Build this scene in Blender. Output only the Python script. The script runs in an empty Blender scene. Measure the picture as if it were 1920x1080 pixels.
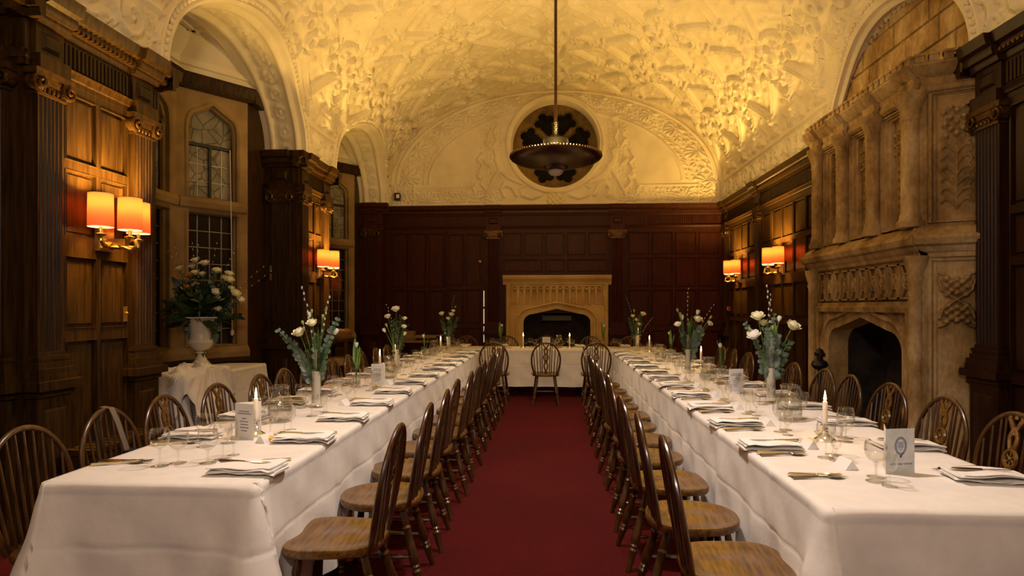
import bpy, math, random
import numpy as np
from mathutils import Matrix, Vector

SC = bpy.context.scene
COL = SC.collection
PI = math.pi
RND = random.Random(11)

# ---------------------------------------------------------------- camera, world, exposure, large lights
F_PX, HZ, H = 1180.0, 577.0, 1.40          # focal length (px of a 1920 frame), horizon row, eye height
cd = bpy.data.cameras.new('camera'); cam = bpy.data.objects.new('camera', cd); COL.objects.link(cam)
cd.sensor_width = 36.0; cd.lens = 36.0 * F_PX / 1920.0
cd.shift_y = (HZ - 540.0) / 1920.0
cd.clip_start = 0.05; cd.clip_end = 100
cam.location = (0, 0, H)
cam.rotation_euler = (PI / 2, 0, math.atan(76 / F_PX))
SC.camera = cam

w = bpy.data.worlds.new('night'); SC.world = w; w.use_nodes = True
w.node_tree.nodes['Background'].inputs[0].default_value = (0.010, 0.012, 0.020, 1)
w.node_tree.nodes['Background'].inputs[1].default_value = 0.4

SC.view_settings.view_transform = 'Standard'
SC.view_settings.look = 'None'
SC.view_settings.gamma = 1.0
SC.view_settings.use_curve_mapping = False
SC.view_settings.exposure = 0.10
SC.cycles.transparent_max_bounces = 32
SC.cycles.max_bounces = 7
SC.cycles.diffuse_bounces = 4
SC.cycles.glossy_bounces = 3
SC.cycles.transmission_bounces = 4
SC.cycles.sample_clamp_indirect = 4.0
SC.cycles.caustics_reflective = False
SC.cycles.caustics_refractive = False
SC.cycles.use_denoising = True

def lamp(name, kind, loc, energy, color, size=0.1, size_y=None, rot=None, parent=None, spread=None):
    d = bpy.data.lights.new(name, kind); d.energy = energy; d.color = color
    if kind == 'AREA':
        d.size = size
        if size_y: d.shape = 'RECTANGLE'; d.size_y = size_y
        if spread: d.spread = spread
    else:
        d.shadow_soft_size = size
    o = bpy.data.objects.new(name, d); COL.objects.link(o); o.location = loc
    if rot: o.rotation_euler = rot
    if parent: o.parent = parent
    return o

WARM = (1.0, 0.60, 0.13)            # colour of the sconce bulbs, which light the vault
SCONCE_W, PEND_W, GLOW_W, TOP_W = 112.0, 52.0, 150.0, 290.0  # last two power the added, unseen fill lamps

# ---------------------------------------------------------------- helpers
class MB:
    """collects geometry for one mesh; T maps local (u, v, w) to the space of the object"""
    def __init__(s, T=None):
        s.v = []; s.f = []; s.T = T
    def add(s, vs, fs):
        b = len(s.v)
        if s.T is not None:
            T = s.T; vs = [tuple(T @ Vector(p)) for p in vs]
        s.v.extend([tuple(p) for p in vs]); s.f.extend([tuple(i + b for i in f) for f in fs])
        return s
    def box(s, x0, x1, y0, y1, z0, z1):
        vs = [(x0,y0,z0),(x1,y0,z0),(x1,y1,z0),(x0,y1,z0),(x0,y0,z1),(x1,y0,z1),(x1,y1,z1),(x0,y1,z1)]
        return s.add(vs, [(0,3,2,1),(4,5,6,7),(0,1,5,4),(1,2,6,5),(2,3,7,6),(3,0,4,7)])
    def frustum(s, x0, x1, y0, y1, z0, z1, i):
        """box whose far face (z1) is inset by i: a bevelled field"""
        vs = [(x0,y0,z0),(x1,y0,z0),(x1,y1,z0),(x0,y1,z0),(x0+i,y0+i,z1),(x1-i,y0+i,z1),(x1-i,y1-i,z1),(x0+i,y1-i,z1)]
        return s.add(vs, [(0,3,2,1),(4,5,6,7),(0,1,5,4),(1,2,6,5),(2,3,7,6),(3,0,4,7)])
    def tube(s, path, r, n=8, closed=False, caps=True, flat=1.0, ref=None):
        P = [Vector(p) for p in path]; m = len(P)
        rr = r if isinstance(r, (list, tuple)) else [r] * m
        vs = []; fs = []
        up = Vector(ref) if ref else None
        for i, p in enumerate(P):
            a = P[(i - 1) % m] if (closed or i > 0) else p
            b = P[(i + 1) % m] if (closed or i < m - 1) else p
            t = (b - a)
            t = t.normalized() if t.length > 1e-9 else Vector((0, 0, 1))
            if up is None:
                up = Vector((0, 0, 1)) if abs(t.z) < 0.9 else Vector((1, 0, 0))
            x = up - t * up.dot(t)
            if x.length < 1e-6: x = t.orthogonal()
            x.normalize(); y = t.cross(x)
            if ref is None: up = x
            for k in range(n):
                a_ = 2 * PI * k / n
                vs.append(p + (x * math.cos(a_) * flat + y * math.sin(a_)) * rr[i])
        for i in range(m if closed else m - 1):
            j = (i + 1) % m
            for k in range(n):
                l = (k + 1) % n
                fs.append((i*n+k, i*n+l, j*n+l, j*n+k))
        if caps and not closed:
            fs.append(tuple(range(n))[::-1]); fs.append(tuple((m-1)*n + k for k in range(n)))
        return s.add(vs, fs)
    def lathe(s, prof, n=16, c=(0,0,0), a0=0.0, a1=2*PI, cap=False):
        full = abs(a1 - a0 - 2*PI) < 1e-6
        m = n if full else n + 1
        vs = []; fs = []
        for (r, z) in prof:
            for k in range(m):
                a = a0 + (a1 - a0) * k / n
                vs.append((c[0] + r*math.cos(a), c[1] + r*math.sin(a), c[2] + z))
        for i in range(len(prof) - 1):
            for k in range(n):
                l = (k + 1) % m
                fs.append((i*m+k, i*m+l, (i+1)*m+l, (i+1)*m+k))
        if cap:
            fs.append(tuple(range(m))[::-1]); fs.append(tuple((len(prof)-1)*m + k for k in range(m)))
        return s.add(vs, fs)
    def run(s, prof, u0, u1, caps=True):
        """moulding: profile [(v, w)] carried along u"""
        n = len(prof)
        vs = [(u0, a, b) for a, b in prof] + [(u1, a, b) for a, b in prof]
        fs = [(i, i+1, n+i+1, n+i) for i in range(n - 1)]
        if caps: fs += [tuple(range(n))[::-1], tuple(range(n, 2*n))]
        return s.add(vs, fs)
    def prism(s, poly, w0, w1):
        n = len(poly)
        vs = [(a, b, w0) for a, b in poly] + [(a, b, w1) for a, b in poly]
        fs = [tuple(range(n))[::-1], tuple(range(n, 2*n))] + [(i, (i+1) % n, n + (i+1) % n, n + i) for i in range(n)]
        return s.add(vs, fs)
    def ribbon(s, path, prof, closed=False):
        """moulding along a plane path [(u, v)]: prof [(outward offset, w)]"""
        m = len(path); n = len(prof); vs = []; fs = []
        for i, (u, v) in enumerate(path):
            a = path[(i-1) % m] if (closed or i > 0) else path[i]
            b = path[(i+1) % m] if (closed or i < m-1) else path[i]
            t = Vector((b[0]-a[0], b[1]-a[1])); t.normalize() if t.length else None
            nx, ny = -t.y, t.x
            for o, w_ in prof: vs.append((u + nx*o, v + ny*o, w_))
        for i in range(m if closed else m-1):
            j = (i+1) % m
            for k in range(n-1):
                fs.append((i*n+k, j*n+k, j*n+k+1, i*n+k+1))
        return s.add(vs, fs)
    def grid(s, fn, nu, nv, cu=False):
        vs = [fn(i/(nu if cu else nu-1) if nu > 1 else 0, j/(nv-1)) for i in range(nu) for j in range(nv)]
        fs = []
        for i in range(nu if cu else nu-1):
            k = (i+1) % nu
            for j in range(nv-1): fs.append((i*nv+j, k*nv+j, k*nv+j+1, i*nv+j+1))
        return s.add(vs, fs)
    def ball(s, c, r, nu=10, nv=7, sc=(1,1,1)):
        def fn(a, b):
            t = 2*PI*a; p = -PI/2 + PI*b
            return (c[0]+r*sc[0]*math.cos(p)*math.cos(t), c[1]+r*sc[1]*math.cos(p)*math.sin(t), c[2]+r*sc[2]*math.sin(p))
        return s.grid(fn, nu, nv, True)

def mesh_of(name, mb, mat, sharp=38):
    me = bpy.data.meshes.new(name)
    me.from_pydata(mb.v, [], mb.f)
    me.polygons.foreach_set('use_smooth', [True] * len(me.polygons))
    me.set_sharp_from_angle(angle=math.radians(sharp))
    if mat: me.materials.append(mat)
    me.update()
    return me

def put(name, me, parent=None, loc=(0,0,0), rot=(0,0,0)):
    o = bpy.data.objects.new(name, me); COL.objects.link(o)
    o.location = loc; o.rotation_euler = rot
    if parent: o.parent = parent
    return o

def obj(name, mb, mat, parent=None, loc=(0,0,0), rot=(0,0,0), sharp=38):
    return put(name, mesh_of(name, mb, mat, sharp), parent, loc, rot)

def np_mesh(name, P, nu, nv, mat, keep=None, closed_u=False):
    """grid mesh from an (nu*nv, 3) array"""
    me = bpy.data.meshes.new(name)
    I = np.arange(nu*nv).reshape(nu, nv)
    if closed_u: I = np.vstack([I, I[:1]])
    q = np.stack([I[:-1, :-1], I[1:, :-1], I[1:, 1:], I[:-1, 1:]], -1).reshape(-1, 4)
    if keep is not None: q = q[keep.reshape(-1)]
    me.vertices.add(nu*nv); me.vertices.foreach_set('co', np.ascontiguousarray(P, dtype=np.float32).ravel())
    nf = len(q)
    me.loops.add(nf*4); me.polygons.add(nf)
    me.loops.foreach_set('vertex_index', q.astype(np.int32).ravel())
    me.polygons.foreach_set('loop_start', np.arange(0, nf*4, 4, dtype=np.int32))
    me.polygons.foreach_set('use_smooth', np.ones(nf, dtype=bool))
    me.update(calc_edges=True); me.validate()
    if mat: me.materials.append(mat)
    return me

def tag(o, label=None, cat=None, group=None, kind=None):
    if label: o['label'] = label
    if cat: o['category'] = cat
    if group: o['group'] = group
    if kind: o['kind'] = kind
    return o

def thing(name, label, cat, loc=(0,0,0), rz=0.0, group=None, kind=None):
    o = bpy.data.objects.new(name, None); COL.objects.link(o)
    o.location = loc; o.rotation_euler = (0, 0, rz); o.empty_display_size = 0.05
    return tag(o, label, cat, group, kind)

def dup(root, loc, rz=None, label=None, group=None, rot=None):
    """copy of a thing with its parts and sub-parts"""
    r = root.copy(); COL.objects.link(r); r.location = loc
    if rz is not None: r.rotation_euler = (0, 0, rz)
    if rot is not None: r.rotation_euler = rot
    if label: r['label'] = label
    if group: r['group'] = group
    for ch in TREE.get(root.name, []):
        c = ch.copy(); COL.objects.link(c); c.parent = r
        for g in TREE.get(ch.name, []):
            d = g.copy(); COL.objects.link(d); d.parent = c
    return r
TREE = {}
def learn(root):
    """remember the children of a prototype so that copies need no search"""
    TREE[root.name] = list(root.children)
    for c in root.children: TREE[c.name] = list(c.children)
    return root

def frame_mat(o, u, n):
    """local (u along the wall, v up, w out of the wall) to world"""
    u = Vector(u).normalized(); n = Vector(n).normalized(); v = Vector((0, 0, 1))
    return Matrix(((u.x, v.x, n.x, o[0]), (u.y, v.y, n.y, o[1]), (u.z, v.z, n.z, o[2]), (0, 0, 0, 1)))

ORD = ['first','second','third','fourth','fifth','sixth','seventh','eighth','ninth','tenth','eleventh','twelfth','thirteenth','fourteenth']
# ---------------------------------------------------------------- materials
def nmat(name):
    m = bpy.data.materials.new(name); m.use_nodes = True
    nt = m.node_tree; b = nt.nodes['Principled BSDF']
    return m, nt, b
def node(nt, t, **kw):
    n = nt.nodes.new(t)
    for k, v in kw.items():
        if k in n.inputs: n.inputs[k].default_value = v
        else: setattr(n, k, v)
    return n
def ramp(nt, fac, stops):
    r = nt.nodes.new('ShaderNodeValToRGB'); cr = r.color_ramp
    while len(cr.elements) < len(stops): cr.elements.new(0.5)
    for e, (p, c) in zip(cr.elements, stops):
        e.position = p; e.color = (*c, 1)
    nt.links.new(fac, r.inputs[0]); return r.outputs[0]
def coords(nt, scale=(1,1,1), kind='Object'):
    tc = nt.nodes.new('ShaderNodeTexCoord'); mp = nt.nodes.new('ShaderNodeMapping')
    mp.inputs['Scale'].default_value = scale
    nt.links.new(tc.outputs[kind], mp.inputs[0]); return mp.outputs[0]
def bump(nt, b, h, strength=0.3, dist=0.01):
    n = nt.nodes.new('ShaderNodeBump'); n.inputs['Strength'].default_value = strength; n.inputs['Distance'].default_value = dist
    nt.links.new(h, n.inputs['Height']); nt.links.new(n.outputs[0], b.inputs['Normal'])
def mixed(name, c0, c1, scale, rough, stretch=(1,1,1), bstr=0.0, bdist=0.003, detail=5, spec=0.5, metallic=0.0, lo=0.35, hi=0.65, sheen=0, coat=0):
    m, nt, b = nmat(name)
    co = coords(nt, stretch)
    nz = node(nt, 'ShaderNodeTexNoise'); nz.inputs['Scale'].default_value = scale; nz.inputs['Detail'].default_value = detail
    nt.links.new(co, nz.inputs['Vector'])
    c = ramp(nt, nz.outputs['Fac'], [(lo, c0), (hi, c1)])
    nt.links.new(c, b.inputs['Base Color'])
    b.inputs['Roughness'].default_value = rough; b.inputs['Metallic'].default_value = metallic
    b.inputs['Specular IOR Level'].default_value = spec
    if sheen: b.inputs['Sheen Weight'].default_value = sheen
    if coat: b.inputs['Coat Weight'].default_value = coat; b.inputs['Coat Roughness'].default_value = 0.18
    if bstr: bump(nt, b, nz.outputs['Fac'], bstr, bdist)
    return m
def flat(name, c, rough=0.5, metallic=0.0, spec=0.5):
    m, nt, b = nmat(name)
    b.inputs['Base Color'].default_value = (*c, 1); b.inputs['Roughness'].default_value = rough
    b.inputs['Metallic'].default_value = metallic; b.inputs['Specular IOR Level'].default_value = spec
    return m
def emis(name, c, strength):
    m, nt, b = nmat(name)
    b.inputs['Base Color'].default_value = (*c, 1)
    b.inputs['Emission Color'].default_value = (*c, 1); b.inputs['Emission Strength'].default_value = strength
    return m

M = {}
M['oak'] = mixed('dark_oak', (0.019, 0.0079, 0.0021), (0.050, 0.0238, 0.0054), 5, 0.38, (9, 9, 0.7), 0.12, 0.002, spec=0.16)
M['oak_back'] = mixed('red_oak', (0.034, 0.0075, 0.0028), (0.062, 0.0145, 0.0052), 5, 0.45, (9, 9, 0.7), 0.12, 0.002, spec=0.15)
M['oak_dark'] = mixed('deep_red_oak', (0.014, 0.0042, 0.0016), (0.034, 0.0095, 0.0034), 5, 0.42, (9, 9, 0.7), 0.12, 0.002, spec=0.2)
M['gilt'] = mixed('gilt_oak', (0.060, 0.026, 0.007), (0.13, 0.062, 0.015), 30, 0.28, metallic=0.6)
M['brass'] = mixed('gilt_brass', (0.55, 0.36, 0.10), (0.75, 0.52, 0.18), 20, 0.28, metallic=0.9)
M['chair'] = mixed('elm', (0.075, 0.032, 0.006), (0.19, 0.090, 0.015), 6, 0.30, (1.2, 12, 12), 0.10, 0.001, coat=0.3)
M['chair_dark'] = mixed('dark_elm', (0.034, 0.0125, 0.0028), (0.085, 0.035, 0.0072), 8, 0.30, (6, 6, 1.5), 0.08, 0.001, coat=0.3)
M['plaster'] = mixed('cream_plaster', (0.70, 0.61, 0.45), (0.80, 0.71, 0.54), 3, 0.75, bstr=0.15, bdist=0.01, spec=0.2)
def aged_stone(name, dark, mid, light, rough=0.8):
    m, nt, b = nmat(name); co = coords(nt, (1, 1, 0.55))
    n1 = node(nt, 'ShaderNodeTexNoise'); n1.inputs['Scale'].default_value = 3.2; n1.inputs['Detail'].default_value = 10; n1.inputs['Roughness'].default_value = 0.65; nt.links.new(co, n1.inputs['Vector'])
    n2 = node(nt, 'ShaderNodeTexNoise'); n2.inputs['Scale'].default_value = 38; n2.inputs['Detail'].default_value = 6; nt.links.new(co, n2.inputs['Vector'])
    c = ramp(nt, n1.outputs['Fac'], [(0.36, dark), (0.50, mid), (0.66, light)])
    mx = node(nt, 'ShaderNodeMix', data_type='RGBA', blend_type='MULTIPLY'); mx.inputs[0].default_value = 0.32
    c2 = ramp(nt, n2.outputs['Fac'], [(0.35, (0.45, 0.42, 0.38)), (0.6, (1, 1, 1))])
    nt.links.new(c, mx.inputs[6]); nt.links.new(c2, mx.inputs[7]); nt.links.new(mx.outputs[2], b.inputs['Base Color'])
    b.inputs['Roughness'].default_value = rough; b.inputs['Specular IOR Level'].default_value = 0.2
    ad = node(nt, 'ShaderNodeMath', operation='ADD'); nt.links.new(n1.outputs['Fac'], ad.inputs[0]); nt.links.new(n2.outputs['Fac'], ad.inputs[1])
    bump(nt, b, ad.outputs[0], 0.6, 0.012)
    return m
M['stone'] = aged_stone('honey_stone', (0.19, 0.115, 0.043), (0.39, 0.25, 0.105), (0.60, 0.45, 0.25))
M['stone_recess_shade'] = aged_stone('shaded_recess_stone', (0.09, 0.055, 0.018), (0.17, 0.11, 0.038), (0.25, 0.16, 0.06))  # rose tracery stone, darkened in colour for the shade of its recess
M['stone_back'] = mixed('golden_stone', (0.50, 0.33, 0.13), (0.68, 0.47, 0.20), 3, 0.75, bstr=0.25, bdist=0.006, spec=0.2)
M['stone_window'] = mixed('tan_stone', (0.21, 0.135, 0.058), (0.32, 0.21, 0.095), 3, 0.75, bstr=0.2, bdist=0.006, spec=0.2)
M['soot'] = mixed('sooty_brick', (0.010, 0.008, 0.006), (0.040, 0.030, 0.021), 6, 0.9)
M['cloth'] = mixed('white_linen', (0.74, 0.70, 0.655), (0.79, 0.755, 0.71), 13, 0.8, bstr=0.28, bdist=0.010, detail=9, spec=0.2, sheen=0.15)
M['napkin'] = mixed('napkin_linen', (0.78, 0.75, 0.715), (0.84, 0.81, 0.775), 9, 0.8, bstr=0.2, bdist=0.004, spec=0.2)
M['china'] = flat('white_china', (0.78, 0.76, 0.72), 0.15)
M['urn'] = mixed('white_ceramic', (0.70, 0.65, 0.58), (0.78, 0.73, 0.66), 4, 0.35)
M['silver'] = flat('silver_plate', (0.78, 0.77, 0.74), 0.20, 1.0)
M['steel'] = flat('brushed_steel', (0.30, 0.28, 0.25), 0.4, 0.8)
M['bronze'] = mixed('dark_bronze', (0.050, 0.024, 0.012), (0.10, 0.05, 0.022), 8, 0.30, metallic=0.7)
M['black'] = flat('black_plastic', (0.012, 0.012, 0.014), 0.35)
M['iron'] = flat('black_iron', (0.015, 0.013, 0.012), 0.5, 0.4)
M['wax'] = flat('candle_wax', (0.82, 0.72, 0.60), 0.5)
M['wax'].node_tree.nodes['Principled BSDF'].inputs['Subsurface Weight'].default_value = 0.3
M['wax'].node_tree.nodes['Principled BSDF'].inputs['Subsurface Radius'].default_value = (0.02, 0.01, 0.005)
M['flame'] = emis('candle_flame', (1.0, 0.66, 0.22), 38)
M['paper'] = flat('white_card', (0.76, 0.74, 0.72), 0.7)
M['paper_blue'] = mixed('marbled_grey_card', (0.56, 0.60, 0.61), (0.68, 0.71, 0.72), 26, 0.65)
M['ink'] = flat('blue_ink', (0.035, 0.04, 0.20), 0.6)
M['ink_grey'] = flat('grey_ink', (0.10, 0.10, 0.16), 0.6)
M['leaf'] = mixed('green_leaf', (0.035, 0.085, 0.016), (0.085, 0.17, 0.030), 14, 0.45)
M['tulip_leaf'] = mixed('fresh_leaf', (0.10, 0.22, 0.03), (0.18, 0.33, 0.055), 12, 0.4)
M['euca'] = mixed('eucalyptus', (0.085, 0.13, 0.105), (0.16, 0.21, 0.175), 14, 0.6)
M['dark_leaf'] = mixed('deep_green_leaf', (0.010, 0.028, 0.008), (0.030, 0.060, 0.016), 10, 0.45)
M['petal'] = mixed('cream_petal', (0.70, 0.68, 0.42), (0.80, 0.78, 0.58), 20, 0.55)
M['petal_white'] = mixed('white_petal', (0.76, 0.74, 0.66), (0.82, 0.80, 0.73), 20, 0.55)
M['bud'] = flat('green_bud', (0.34, 0.42, 0.12), 0.5)
M['orange'] = flat('orange_petal', (0.75, 0.20, 0.03), 0.5)
M['twig'] = flat('brown_twig', (0.06, 0.035, 0.02), 0.7)
M['catkin'] = flat('silver_catkin', (0.55, 0.53, 0.47), 0.8)
M['butter'] = flat('butter', (0.75, 0.50, 0.12), 0.45)
M['basket'] = mixed('wicker', (0.20, 0.09, 0.03), (0.34, 0.17, 0.06), 40, 0.6)
M['pine'] = mixed('pale_pine', (0.20, 0.13, 0.06), (0.30, 0.20, 0.10), 6, 0.5, (1, 8, 8))
M['bread'] = mixed('bread_crust', (0.30, 0.15, 0.04), (0.48, 0.27, 0.09), 12, 0.7)
M['cord'] = flat('white_cord', (0.60, 0.54, 0.44), 0.7)
M['red_print'] = flat('red_sign', (0.35, 0.03, 0.02), 0.5)
M['lead'] = flat('window_lead', (0.02, 0.018, 0.016), 0.5, 0.4)

def carpet():
    m, nt, b = nmat('red_carpet')
    co = coords(nt)
    n1 = node(nt, 'ShaderNodeTexNoise'); n1.inputs['Scale'].default_value = 1.3; nt.links.new(co, n1.inputs['Vector'])
    c = ramp(nt, n1.outputs['Fac'], [(0.3, (0.058, 0.0028, 0.0034)), (0.7, (0.080, 0.0042, 0.0046))])
    v = node(nt, 'ShaderNodeTexVoronoi'); v.inputs['Scale'].default_value = 90; nt.links.new(co, v.inputs['Vector'])
    mx = node(nt, 'ShaderNodeMix', data_type='RGBA', blend_type='MULTIPLY'); mx.inputs[0].default_value = 0.45
    nt.links.new(c, mx.inputs[6]); nt.links.new(v.outputs['Distance'], mx.inputs[7])
    nt.links.new(mx.outputs[2], b.inputs['Base Color'])
    b.inputs['Roughness'].default_value = 0.95; b.inputs['Specular IOR Level'].default_value = 0.1
    b.inputs['Sheen Weight'].default_value = 0.2; b.inputs['Sheen Tint'].default_value = (0.6, 0.1, 0.1, 1)
    bump(nt, b, v.outputs['Distance'], 0.6, 0.006)
    return m
M['carpet'] = carpet()

def glass(name, tint=(0.97, 0.97, 0.96), lo=0.05, hi=0.75, rough=0.02, power=2.6):
    """thin clear glass: looks through face-on, mirrors at grazing angles"""
    m = bpy.data.materials.new(name); m.use_nodes = True; nt = m.node_tree
    for n in list(nt.nodes): nt.nodes.remove(n)
    out = nt.nodes.new('ShaderNodeOutputMaterial'); mx = nt.nodes.new('ShaderNodeMixShader')
    tr = node(nt, 'ShaderNodeBsdfTransparent'); tr.inputs[0].default_value = (*tint, 1)
    gl = node(nt, 'ShaderNodeBsdfGlossy'); gl.inputs['Roughness'].default_value = rough; gl.inputs[0].default_value = (1, 0.97, 0.92, 1)
    lw = nt.nodes.new('ShaderNodeLayerWeight'); lw.inputs[0].default_value = 0.5
    pw = node(nt, 'ShaderNodeMath', operation='POWER'); pw.inputs[1].default_value = power
    mr = node(nt, 'ShaderNodeMapRange'); mr.inputs['To Min'].default_value = lo; mr.inputs['To Max'].default_value = hi
    nt.links.new(lw.outputs['Facing'], pw.inputs[0]); nt.links.new(pw.outputs[0], mr.inputs['Value'])
    nt.links.new(mr.outputs[0], mx.inputs[0]); nt.links.new(tr.outputs[0], mx.inputs[1]); nt.links.new(gl.outputs[0], mx.inputs[2])
    nt.links.new(mx.outputs[0], out.inputs[0])
    return m
M['glass'] = glass('clear_glass', (0.98, 0.98, 0.975), 0.035, 0.70, 0.03, 3.0)
M['glass_thick'] = glass('thick_glass', (0.96, 0.96, 0.945), 0.06, 0.75, 0.05, 2.8)
M['water'] = glass('water', (0.90, 0.91, 0.90), 0.06, 0.7, 0.03)
M['vase'] = glass('frosted_vase', (0.80, 0.78, 0.72), 0.14, 0.7, 0.25)

def milky(name, c, fac):
    m = bpy.data.materials.new(name); m.use_nodes = True; nt = m.node_tree
    b = nt.nodes['Principled BSDF']; out = nt.nodes['Material Output']
    b.inputs['Base Color'].default_value = (*c, 1); b.inputs['Roughness'].default_value = 0.2
    tr = nt.nodes.new('ShaderNodeBsdfTransparent'); mx = nt.nodes.new('ShaderNodeMixShader'); mx.inputs[0].default_value = fac
    nt.links.new(tr.outputs[0], mx.inputs[1]); nt.links.new(b.outputs[0], mx.inputs[2]); nt.links.new(mx.outputs[0], out.inputs[0])
    return m
M['milk'] = milky('water_refracting_cloth', (0.84, 0.79, 0.69), 0.88)  # vase water: white cloth refracted through it, put into the colour

def shade_mat():
    m = bpy.data.materials.new('pink_silk_shade'); m.use_nodes = True; nt = m.node_tree
    for n in list(nt.nodes): nt.nodes.remove(n)
    out = nt.nodes.new('ShaderNodeOutputMaterial'); mx = nt.nodes.new('ShaderNodeMixShader'); mx.inputs[0].default_value = 0.45
    d = node(nt, 'ShaderNodeBsdfDiffuse'); d.inputs[0].default_value = (0.80, 0.42, 0.26, 1)
    t = node(nt, 'ShaderNodeBsdfTranslucent'); t.inputs[0].default_value = (0.075, 0.0105, 0.0040, 1)
    nt.links.new(d.outputs[0], mx.inputs[1]); nt.links.new(t.outputs[0], mx.inputs[2]); nt.links.new(mx.outputs[0], out.inputs[0])
    return m
M['shade'] = shade_mat()

def leaded(name, base, line, scale, rough):
    m, nt, b = nmat(name)
    co = coords(nt)
    v = node(nt, 'ShaderNodeTexVoronoi', feature='DISTANCE_TO_EDGE'); v.inputs['Scale'].default_value = scale; nt.links.new(co, v.inputs['Vector'])
    n1 = node(nt, 'ShaderNodeTexNoise'); n1.inputs['Scale'].default_value = 5; nt.links.new(co, n1.inputs['Vector'])
    c1 = ramp(nt, n1.outputs['Fac'], [(0.3, tuple(x*0.45 for x in base)), (0.7, base)])
    c2 = ramp(nt, v.outputs['Distance'], [(0.02, line), (0.06, (1, 1, 1))])
    mx = node(nt, 'ShaderNodeMix', data_type='RGBA', blend_type='MULTIPLY'); mx.inputs[0].default_value = 1
    nt.links.new(c1, mx.inputs[6]); nt.links.new(c2, mx.inputs[7]); nt.links.new(mx.outputs[2], b.inputs['Base Color'])
    b.inputs['Roughness'].default_value = rough
    bump(nt, b, n1.outputs['Fac'], 0.3, 0.01)
    return m
M['stained'] = leaded('painted_glass', (0.26, 0.235, 0.19), (0.38, 0.36, 0.34), 7, 0.3)
M['nightpane'] = flat('night_pane', (0.012, 0.010, 0.010), 0.12)
M['rosepane'] = leaded('rose_glass', (0.014, 0.011, 0.008), (0.2, 0.2, 0.2), 9, 0.7)
M['rosepane'].node_tree.nodes['Principled BSDF'].inputs['Specular IOR Level'].default_value = 0.1
# ---------------------------------------------------------------- the room
XL, XR, YB, YN, ZC = -3.14, 3.16, 11.8, -2.5, 3.31
XC, AH, ZS, RISE = 0.03, 3.09, 3.74, 1.77
BAYS_L = [(4.80, 7.57, 0.97), (8.67, 11.40, 0.97)]
BAYS_R = [(4.88, 7.22, 0.86)]

mb = MB(); mb.box(-4.3, 3.9, YN, 12.6, -0.1, 0)
tag(obj('floor', mb, M['carpet']), 'dark red patterned carpet covering the whole hall floor', 'carpet', kind='structure')

CORNICE = [(3.12, 0.0), (3.12, 0.035), (3.145, 0.045), (3.165, 0.045), (3.165, 0.075), (3.19, 0.085), (3.22, 0.085), (3.235, 0.12), (3.265, 0.13), (3.29, 0.135), (3.31, 0.14), (3.31, 0.0)]
ARCHITRAVE = [(2.84, 0.0), (2.84, 0.03), (2.875, 0.03), (2.88, 0.045), (2.91, 0.05), (2.925, 0.065), (2.93, 0.0)]

def entablature(T, par, u0, u1, oak, ext0=0.0, ext1=0.0):
    m_ = MB(T); m_.run(CORNICE, u0 - ext0, u1 + ext1); c = obj('cornice', m_, oak, par)
    m_ = MB(T)
    u = u0 - ext0 * 0.4 + 0.02
    while u < u1 + ext1 * 0.4 - 0.01:
        m_.box(u, u + 0.022, 3.168, 3.19, 0.07, 0.10); u += 0.042
    tag(obj('dentil_row', m_, M['gilt'], c), kind='stuff')
    m_ = MB(T); m_.run(ARCHITRAVE, u0 - ext0 * 0.3, u1 + ext1 * 0.3); obj('architrave', m_, oak, par)
    m_ = MB(T); m_.box(u0 - ext0*0.1, u1 + ext1*0.1, 2.93, 3.12, -0.02, 0.02)
    fz = obj('frieze_board', m_, oak, par)
    m_ = MB(T); u = u0 + 0.03
    while u < u1 - 0.03:
        m_.box(u, u + 0.020, 2.955, 3.095, 0.018, 0.032); u += 0.036
    tag(obj('fluting', m_, oak, fz), kind='stuff')

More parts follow.
